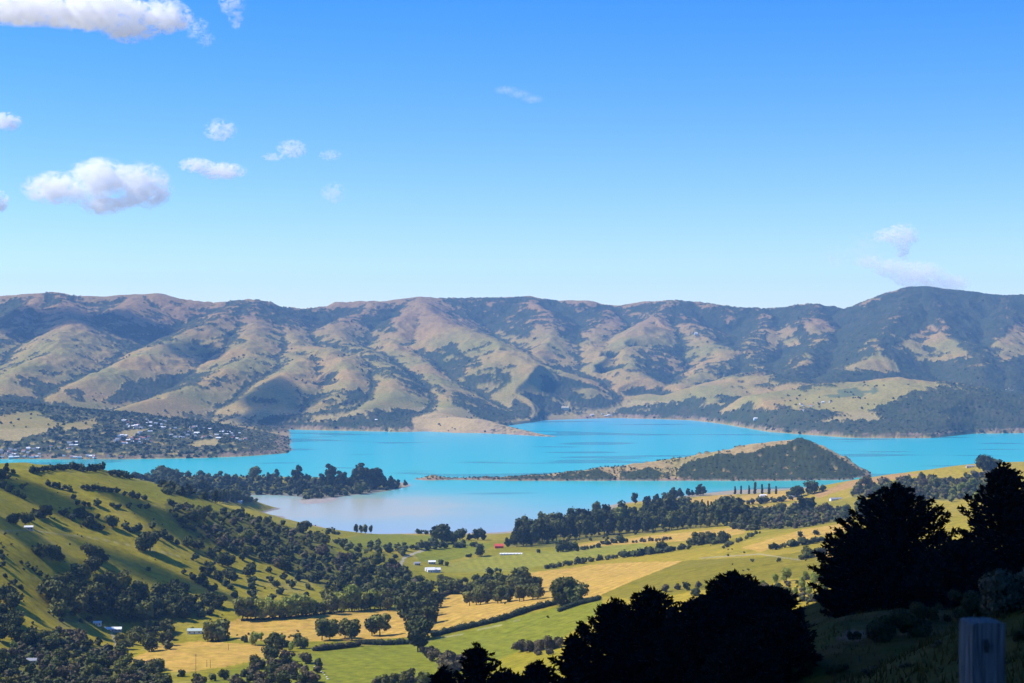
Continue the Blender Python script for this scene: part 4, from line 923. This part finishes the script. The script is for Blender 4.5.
plant_cypress(475, 645, 215, 95, 'black cypress top at the bottom edge, leftmost of the shaded row', 1)
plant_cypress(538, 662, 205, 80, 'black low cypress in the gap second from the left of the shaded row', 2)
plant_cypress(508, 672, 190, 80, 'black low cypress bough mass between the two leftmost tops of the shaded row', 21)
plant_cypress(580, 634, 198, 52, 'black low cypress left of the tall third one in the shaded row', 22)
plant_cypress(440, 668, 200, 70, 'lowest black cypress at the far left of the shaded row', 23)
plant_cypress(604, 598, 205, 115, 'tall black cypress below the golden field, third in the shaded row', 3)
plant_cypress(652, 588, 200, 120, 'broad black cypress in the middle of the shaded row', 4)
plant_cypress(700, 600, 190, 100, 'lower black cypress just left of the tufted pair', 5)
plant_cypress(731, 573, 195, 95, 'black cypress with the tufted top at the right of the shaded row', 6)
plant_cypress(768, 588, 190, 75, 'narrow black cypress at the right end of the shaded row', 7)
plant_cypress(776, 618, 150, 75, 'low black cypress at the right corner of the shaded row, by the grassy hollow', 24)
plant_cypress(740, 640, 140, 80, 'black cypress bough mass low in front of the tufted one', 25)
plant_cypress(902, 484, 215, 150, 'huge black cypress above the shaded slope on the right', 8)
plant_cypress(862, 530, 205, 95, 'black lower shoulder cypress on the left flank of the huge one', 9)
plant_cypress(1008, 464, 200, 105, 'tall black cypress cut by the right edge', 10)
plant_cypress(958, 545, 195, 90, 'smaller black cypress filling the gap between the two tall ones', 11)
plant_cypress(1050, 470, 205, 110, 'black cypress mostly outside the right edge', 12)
# shrubs and rough grass on the shaded slope
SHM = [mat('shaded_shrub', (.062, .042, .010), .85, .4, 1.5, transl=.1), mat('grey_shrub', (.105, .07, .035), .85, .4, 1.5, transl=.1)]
def shrub(px, py, hp, wr, m, label, seed, ymin=30):
    g = ground(px, py, ymin)
    if g is None: return
    h = hp * g[1] / F; r = np.random.default_rng(seed); cl = [(x * wr, y * wr, z, s_, .85) for x, y, z, s_, _ in rnd_clumps(r, 9, .45, .15, .68, .26)]
    me = crown_mesh('shrub_foliage', cl, 330, .038, seed, SHM[m]); o = link('shrub', None, loc=g, rz=seed, scale=h); link('foliage', me, o)
    link('stem', trunk_mesh('stem', .5, .03, 6, seed, .35 * wr), o); tag(o, label, 'shrub', 'shrubs on the shaded slope')
for a in [(880, 640, 26, 1.2, 0, 'round grey shrub at the foot of the huge black cypress'), (908, 636, 28, 1.3, 0, 'larger round shrub right of the round grey one'), (852, 640, 10, 1.5, 0, 'low shrub left of the shaded grass bank'),
          (975, 618, 34, 1.4, 0, 'dark wide shrub above the wooden post'), (1012, 612, 50, 1.0, 1, 'pale twiggy shrub at the right edge'), (838, 674, 12, 1.9, 0, 'low dark shrub at the crest of the bottom bank'),
          (800, 674, 16, 1.8, 0, 'low dark shrub in the hollow below the black row'), (938, 647, 8, 1.5, 1, 'tiny shrub on the shaded grass left of the post'), (1016, 642, 16, 1.4, 0, 'shrub right of the wooden post'),
          (932, 622, 24, 1.5, 0, 'dark shrub between the round shrubs and the wide dark shrub'), (770, 680, 18, 1.8, 0, 'low shrub at the bottom edge beside the black row'), (868, 676, 11, 2.0, 1, 'low dry shrub at the bottom edge on the bank'),
          (1000, 665, 12, 1.6, 0, 'low shrub at the bottom right corner'), (905, 668, 7, 1.7, 1, 'small dry tussock shrub in the middle of the shaded bank')]:
    shrub(*a, int(a[0]) % 97)
# rough grass
r = np.random.default_rng(9); n_ = 60000; gy = r.uniform(20, 330, n_); gx = r.uniform(-.02, .36, n_) * gy; gz = sample(GZ, gx, gy)
cl = gnoise(gx / 3, gy / 3, 4) > -.15; gx, gy, gz = gx[cl], gy[cl], gz[cl]; k = len(gx)
hh = r.uniform(.10, .55, k); a = r.random(k) * 6.28; bx = np.cos(a) * .05; by = np.sin(a) * .05; lx = r.normal(size=k) * .12; ly = r.normal(size=k) * .12
V = np.stack([np.stack([gx - bx, gy - by, gz - .03], 1), np.stack([gx + bx, gy + by, gz - .03], 1), np.stack([gx + lx, gy + ly, gz + hh], 1)], 1).reshape(-1, 3)
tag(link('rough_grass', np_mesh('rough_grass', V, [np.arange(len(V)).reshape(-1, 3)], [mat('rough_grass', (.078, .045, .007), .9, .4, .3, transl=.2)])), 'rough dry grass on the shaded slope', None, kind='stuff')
# the weathered fence post beside the viewpoint
def fence_post():
    Y = 5.8; x0 = (982 - 512) / F * Y; zt = H - (620 - HY) / F * Y; zb = float(sample(GZ, x0, Y)); hw_ = 17.5 / F * Y
    o = link('fence_post', None, loc=(x0, Y, zb - .05), rz=.12); tag(o, 'weathered blue grey wooden post standing beside the viewpoint at bottom right', 'post')
    bm = bmesh.new(); bmesh.ops.create_cube(bm, size=1); bmesh.ops.subdivide_edges(bm, edges=bm.edges[:], cuts=9, use_grid_fill=True)
    hgt = zt - zb + .05
    for v in bm.verts:
        x, y, z = v.co; top = z > .499
        v.co = Vector((x * 2 * hw_ * .97, y * 2 * hw_ * .97, (z + .5) * hgt))
        v.co.x += .004 * float(gnoise(z * 9, y * 14, 3)); v.co.y += .004 * float(gnoise(z * 9, x * 14, 5))
        if top: v.co.z += .006 * float(gnoise(x * 6, y * 6, 8)) - .005 * max(0, abs(x) - .44) / .06
    me = bpy.data.meshes.new('shaft'); bm.to_mesh(me); bm.free()
    m = bpy.data.materials.new('weathered_post'); m.use_nodes = True; n = m.node_tree.nodes; l = m.node_tree.links; b = n['Principled BSDF']; b.inputs['Roughness'].default_value = .9
    tc = n.new('ShaderNodeTexCoord'); mp = n.new('ShaderNodeMapping'); mp.inputs['Scale'].default_value = (110, 110, 5); l.new(tc.outputs['Object'], mp.inputs[0])
    nz = n.new('ShaderNodeTexNoise'); nz.inputs['Scale'].default_value = 1; nz.inputs['Detail'].default_value = 6; l.new(mp.outputs[0], nz.inputs[0])
    rp = n.new('ShaderNodeValToRGB'); rp.color_ramp.elements[0].position = .35; rp.color_ramp.elements[0].color = (.035, .032, .034, 1); rp.color_ramp.elements[1].position = .68; rp.color_ramp.elements[1].color = (.15, .13, .125, 1)
    l.new(nz.outputs[0], rp.inputs[0]); l.new(rp.outputs[0], b.inputs[0]); bp = n.new('ShaderNodeBump'); bp.inputs['Strength'].default_value = .6; bp.inputs['Distance'].default_value = .01; l.new(nz.outputs[0], bp.inputs['Height']); l.new(bp.outputs[0], b.inputs['Normal'])
    me.materials.append(m); link('shaft', me, o)
    V, Q = tube([(-.012, -hw_ * .97 - .004, hgt - .055), (-.008, -hw_ * .97 - .004, hgt - .075), (-.010, -hw_ * .97 - .004, hgt - .10)], [.006, .010, .005], 8)
    link('dent_piece', np_mesh('dent_piece', V, [Q], [mat('dark_dent', (.03, .028, .028), .9)]), o)  # dark raised piece laid on where the post has a notch
fence_post()

# ------------------------------------------------------------------ clouds, all above and beyond the haze
def ellip(px, py, rx, ry, Y):
    c = np.array(P(px, py, Y)); return (c, np.array([rx / F * Y, max(rx, ry) * .6 / F * Y, ry / F * Y]))
def cloud(label, lobes, Y, dens, nscale, seed, thr=.50, amp=1.0, soft=1.0):
    dens *= 1.7; amp *= 2.5; nscale *= 1.5; soft *= 1.25
    if seed in (3, 4, 6, 8, 9, 10, 12, 13, 14, 15): dens *= .62; soft *= 1.5; amp *= 1.35; thr += .02; nscale *= 1.15
    if seed in (13, 14): dens *= 1.15; nscale *= 1.2; amp *= 1.15
    Y = Y + [0, 0, 6000, -2500, 3500, -4000, 2000, -2200, 1200, 4500, -3000, 5200, 0, 0, 800, -1500][seed]
    L = [ellip(*q, Y) for q in lobes]; o0 = np.mean([c for c, r in L], 0)
    bm = bmesh.new()
    for c, rr in L:
        g = bmesh.ops.create_icosphere(bm, subdivisions=3, radius=1)
        for v in g['verts']: v.co = Vector((np.array(v.co) * rr * 1.12 + c - o0))
    h = bmesh.ops.convex_hull(bm, input=bm.verts[:]); bmesh.ops.delete(bm, geom=[e for e in h['geom_interior'] + h['geom_unused'] if isinstance(e, bmesh.types.BMVert)], context='VERTS')
    me = bpy.data.meshes.new('cloud'); bm.to_mesh(me); bm.free()
    m = bpy.data.materials.new('cloud_vapour'); m.use_nodes = True; n = m.node_tree.nodes; l = m.node_tree.links; n.remove(n['Principled BSDF'])
    tc = n.new('ShaderNodeTexCoord'); acc = None
    for c, rr in L:
        s1 = n.new('ShaderNodeVectorMath'); s1.operation = 'SUBTRACT'; l.new(tc.outputs['Object'], s1.inputs[0]); s1.inputs[1].default_value = tuple(c - o0)
        s2 = n.new('ShaderNodeVectorMath'); s2.operation = 'DIVIDE'; l.new(s1.outputs[0], s2.inputs[0]); s2.inputs[1].default_value = tuple(rr)
        s3 = n.new('ShaderNodeVectorMath'); s3.operation = 'LENGTH'; l.new(s2.outputs[0], s3.inputs[0])
        if acc is None: acc = s3.outputs['Value']
        else:
            mn = n.new('ShaderNodeMath'); mn.operation = 'SMOOTH_MIN'; mn.inputs[2].default_value = .25; l.new(acc, mn.inputs[0]); l.new(s3.outputs['Value'], mn.inputs[1]); acc = mn.outputs[0]
    sz = float(np.mean([rr[2] for c, rr in L]))
    mp = n.new('ShaderNodeMapping'); mp.inputs['Scale'].default_value = (nscale / sz * .75, nscale / sz * .75, nscale / sz); mp.inputs['Location'].default_value = (seed * 3.7, seed * 1.3, seed); l.new(tc.outputs['Object'], mp.inputs[0])
    nz = n.new('ShaderNodeTexNoise'); nz.inputs['Scale'].default_value = 1; nz.inputs['Detail'].default_value = 6; nz.inputs['Roughness'].default_value = .68; nz.inputs['Distortion'].default_value = .8; l.new(mp.outputs[0], nz.inputs[0])
    # thickness = (1 - r) + amp * (noise - thr)
    a1 = n.new('ShaderNodeMath'); a1.operation = 'SUBTRACT'; a1.inputs[0].default_value = 1; l.new(acc, a1.inputs[1])
    a2 = n.new('ShaderNodeMath'); a2.operation = 'SUBTRACT'; l.new(nz.outputs[0], a2.inputs[0]); a2.inputs[1].default_value = thr
    a3 = n.new('ShaderNodeMath'); a3.operation = 'MULTIPLY_ADD'; l.new(a2.outputs[0], a3.inputs[0]); a3.inputs[1].default_value = 2.6 * amp; l.new(a1.outputs[0], a3.inputs[2])
    mr = n.new('ShaderNodeMapRange'); mr.inputs[1].default_value = 0.0; mr.inputs[2].default_value = .45 * soft; mr.inputs[4].default_value = dens; l.new(a3.outputs[0], mr.inputs[0])
    # nothing reaches past the lobes
    ed = n.new('ShaderNodeMapRange'); ed.inputs[1].default_value = 1.1; ed.inputs[2].default_value = .9; l.new(acc, ed.inputs[0])
    mu = n.new('ShaderNodeMath'); mu.operation = 'MULTIPLY'; l.new(mr.outputs[0], mu.inputs[0]); l.new(ed.outputs[0], mu.inputs[1])
    pv = n.new('ShaderNodeVolumePrincipled'); pv.inputs['Color'].default_value = (1, 1, 1, 1); pv.inputs['Anisotropy'].default_value = 0; l.new(mu.outputs[0], pv.inputs['Density'])
    l.new(pv.outputs[0], n['Material Output'].inputs['Volume']); me.materials.append(m)
    return tag(link('cloud', me, loc=o0), label, 'cloud', 'white clouds in the blue sky')
CY = 22000
cloud('large puffy white cloud over the left hills', [(58,188,36,17),(100,180,38,22),(140,186,33,24),(105,204,26,12)], CY, .0055, 1.3, 1)
cloud('broad white cloud along the top left corner', [(20,8,60,17),(90,10,62,20),(130,30,28,13),(160,16,32,18)], CY, .0055, 1.3, 2)
cloud('thin wispy cloud at the top, right of the corner cloud', [(232,4,14,12),(236,18,8,12)], CY, .006, 1.4, 3, .5, .9)
cloud('faint ragged shreds under the corner cloud', [(196,28,14,12),(206,40,10,9)], CY, .004, 1.6, 4, .52, 1.0)
cloud('small white cloud at the left edge', [(6,122,16,10)], CY, .008, 1.2, 5)
cloud('small ragged cloud above the flat lens cloud', [(220,130,17,12)], CY, .006, 1.3, 6, .5)
cloud('flat lens shaped white cloud', [(196,165,18,8),(222,171,24,9)], CY, .007, 1.3, 7, .51)
cloud('small two part cloud right of the lens cloud', [(292,149,16,10),(273,157,12,4.5)], CY, .006, 1.3, 8, .49)
cloud('tiny cloud shred beside the two part cloud', [(330,155,12,6)], CY, .004, 1.4, 9, .5)
cloud('tiny pale cloud low in the left sky', [(333,193,13,11)], CY, .005, 1.3, 10, .5)
cloud('sliver of white cloud at the left edge above the hills', [(-4,201,13,12)], CY, .008, 1.2, 11)
cloud('faint streak of cloud alone in the middle of the sky', [(506,90,13,4.5),(519,94,12,4.5),(532,99,12,4.5)], CY, .003, 1.4, 12, .5)
cloud('bright white cloud standing over the right peak', [(886,236,13,8),(902,236,17,13),(903,251,8,10)], CY, .008, 1.3, 13, .48)
cloud('soft white cloud bank behind the right peak', [(892,268,22,10),(918,275,30,14),(948,283,24,9),(870,262,16,7)], CY, .005, 1.3, 14, .47)
cloud('faint shreds of cloud left of the right peak cloud', [(835,258,18,14),(865,250,22,18)], CY, .0012, 1.5, 15, .5)
def shade_cloud(label, gx_, gy_, gz_, alt, rx, ry, rz_, seed, dens=.02):
    """a cloud overhead, placed on the sun's side of the ground it shades"""
    t = (alt - gz_) / SDIR[2]; c = np.array([gx_, gy_, gz_]) + SDIR * t
    bm = bmesh.new(); bmesh.ops.create_icosphere(bm, subdivisions=5, radius=1)
    for v in bm.verts:
        x, y, z = v.co; k = 1 + .35 * float(gnoise(x * 1.6 + seed * 5, y * 1.6 + z, seed)) + .16 * float(gnoise(x * 4 + seed, y * 4 + z * 2, seed + 1))
        v.co = Vector((x * rx * k, y * ry * k, z * rz_ * k * (.5 if z < 0 else 1)))
    me = bpy.data.meshes.new('cloud'); bm.to_mesh(me); bm.free()
    m = bpy.data.materials.new('cloud_vapour'); m.use_nodes = True; n = m.node_tree.nodes; n.remove(n['Principled BSDF'])
    pv = n.new('ShaderNodeVolumePrincipled'); pv.inputs['Color'].default_value = (.99, .99, .99, 1); pv.inputs['Density'].default_value = dens
    m.node_tree.links.new(pv.outputs[0], n['Material Output'].inputs['Volume']); me.materials.append(m)
    return tag(link('cloud', me, loc=c), label, 'cloud', 'clouds overhead, out of the picture')
shade_cloud('thick cloud overhead that shades the slope at the viewpoint', 60, 300, 360, 1700, 620, 560, 260, 1, .03)
for i, (px, py, rx, ry) in enumerate([(30,492,75,55),(148,510,42,60),(42,549,48,30),(165,578,80,45),(8,522,25,30)]):
    g = ground(px, py, 1000); shade_cloud(f'cloud overhead, {["first","second","third","fourth","fifth"][i]} of the small ones that shade the left hillside', g[0], g[1], g[2], 1900, rx, ry, 26, 2 + i, .06)
for i, (px, py, rx, ry) in enumerate([(270,398,150,380),(20,320,420,500),(205,358,160,260),(255,420,120,120),(130,330,350,300)]):
    g = ground(px, py, 5400); shade_cloud(f'cloud overhead, {["first","second","third","fourth","fifth"][i]} that shades the far left mountainside', g[0], g[1], g[2], 5200, rx, ry, 120, 11 + i, .012)
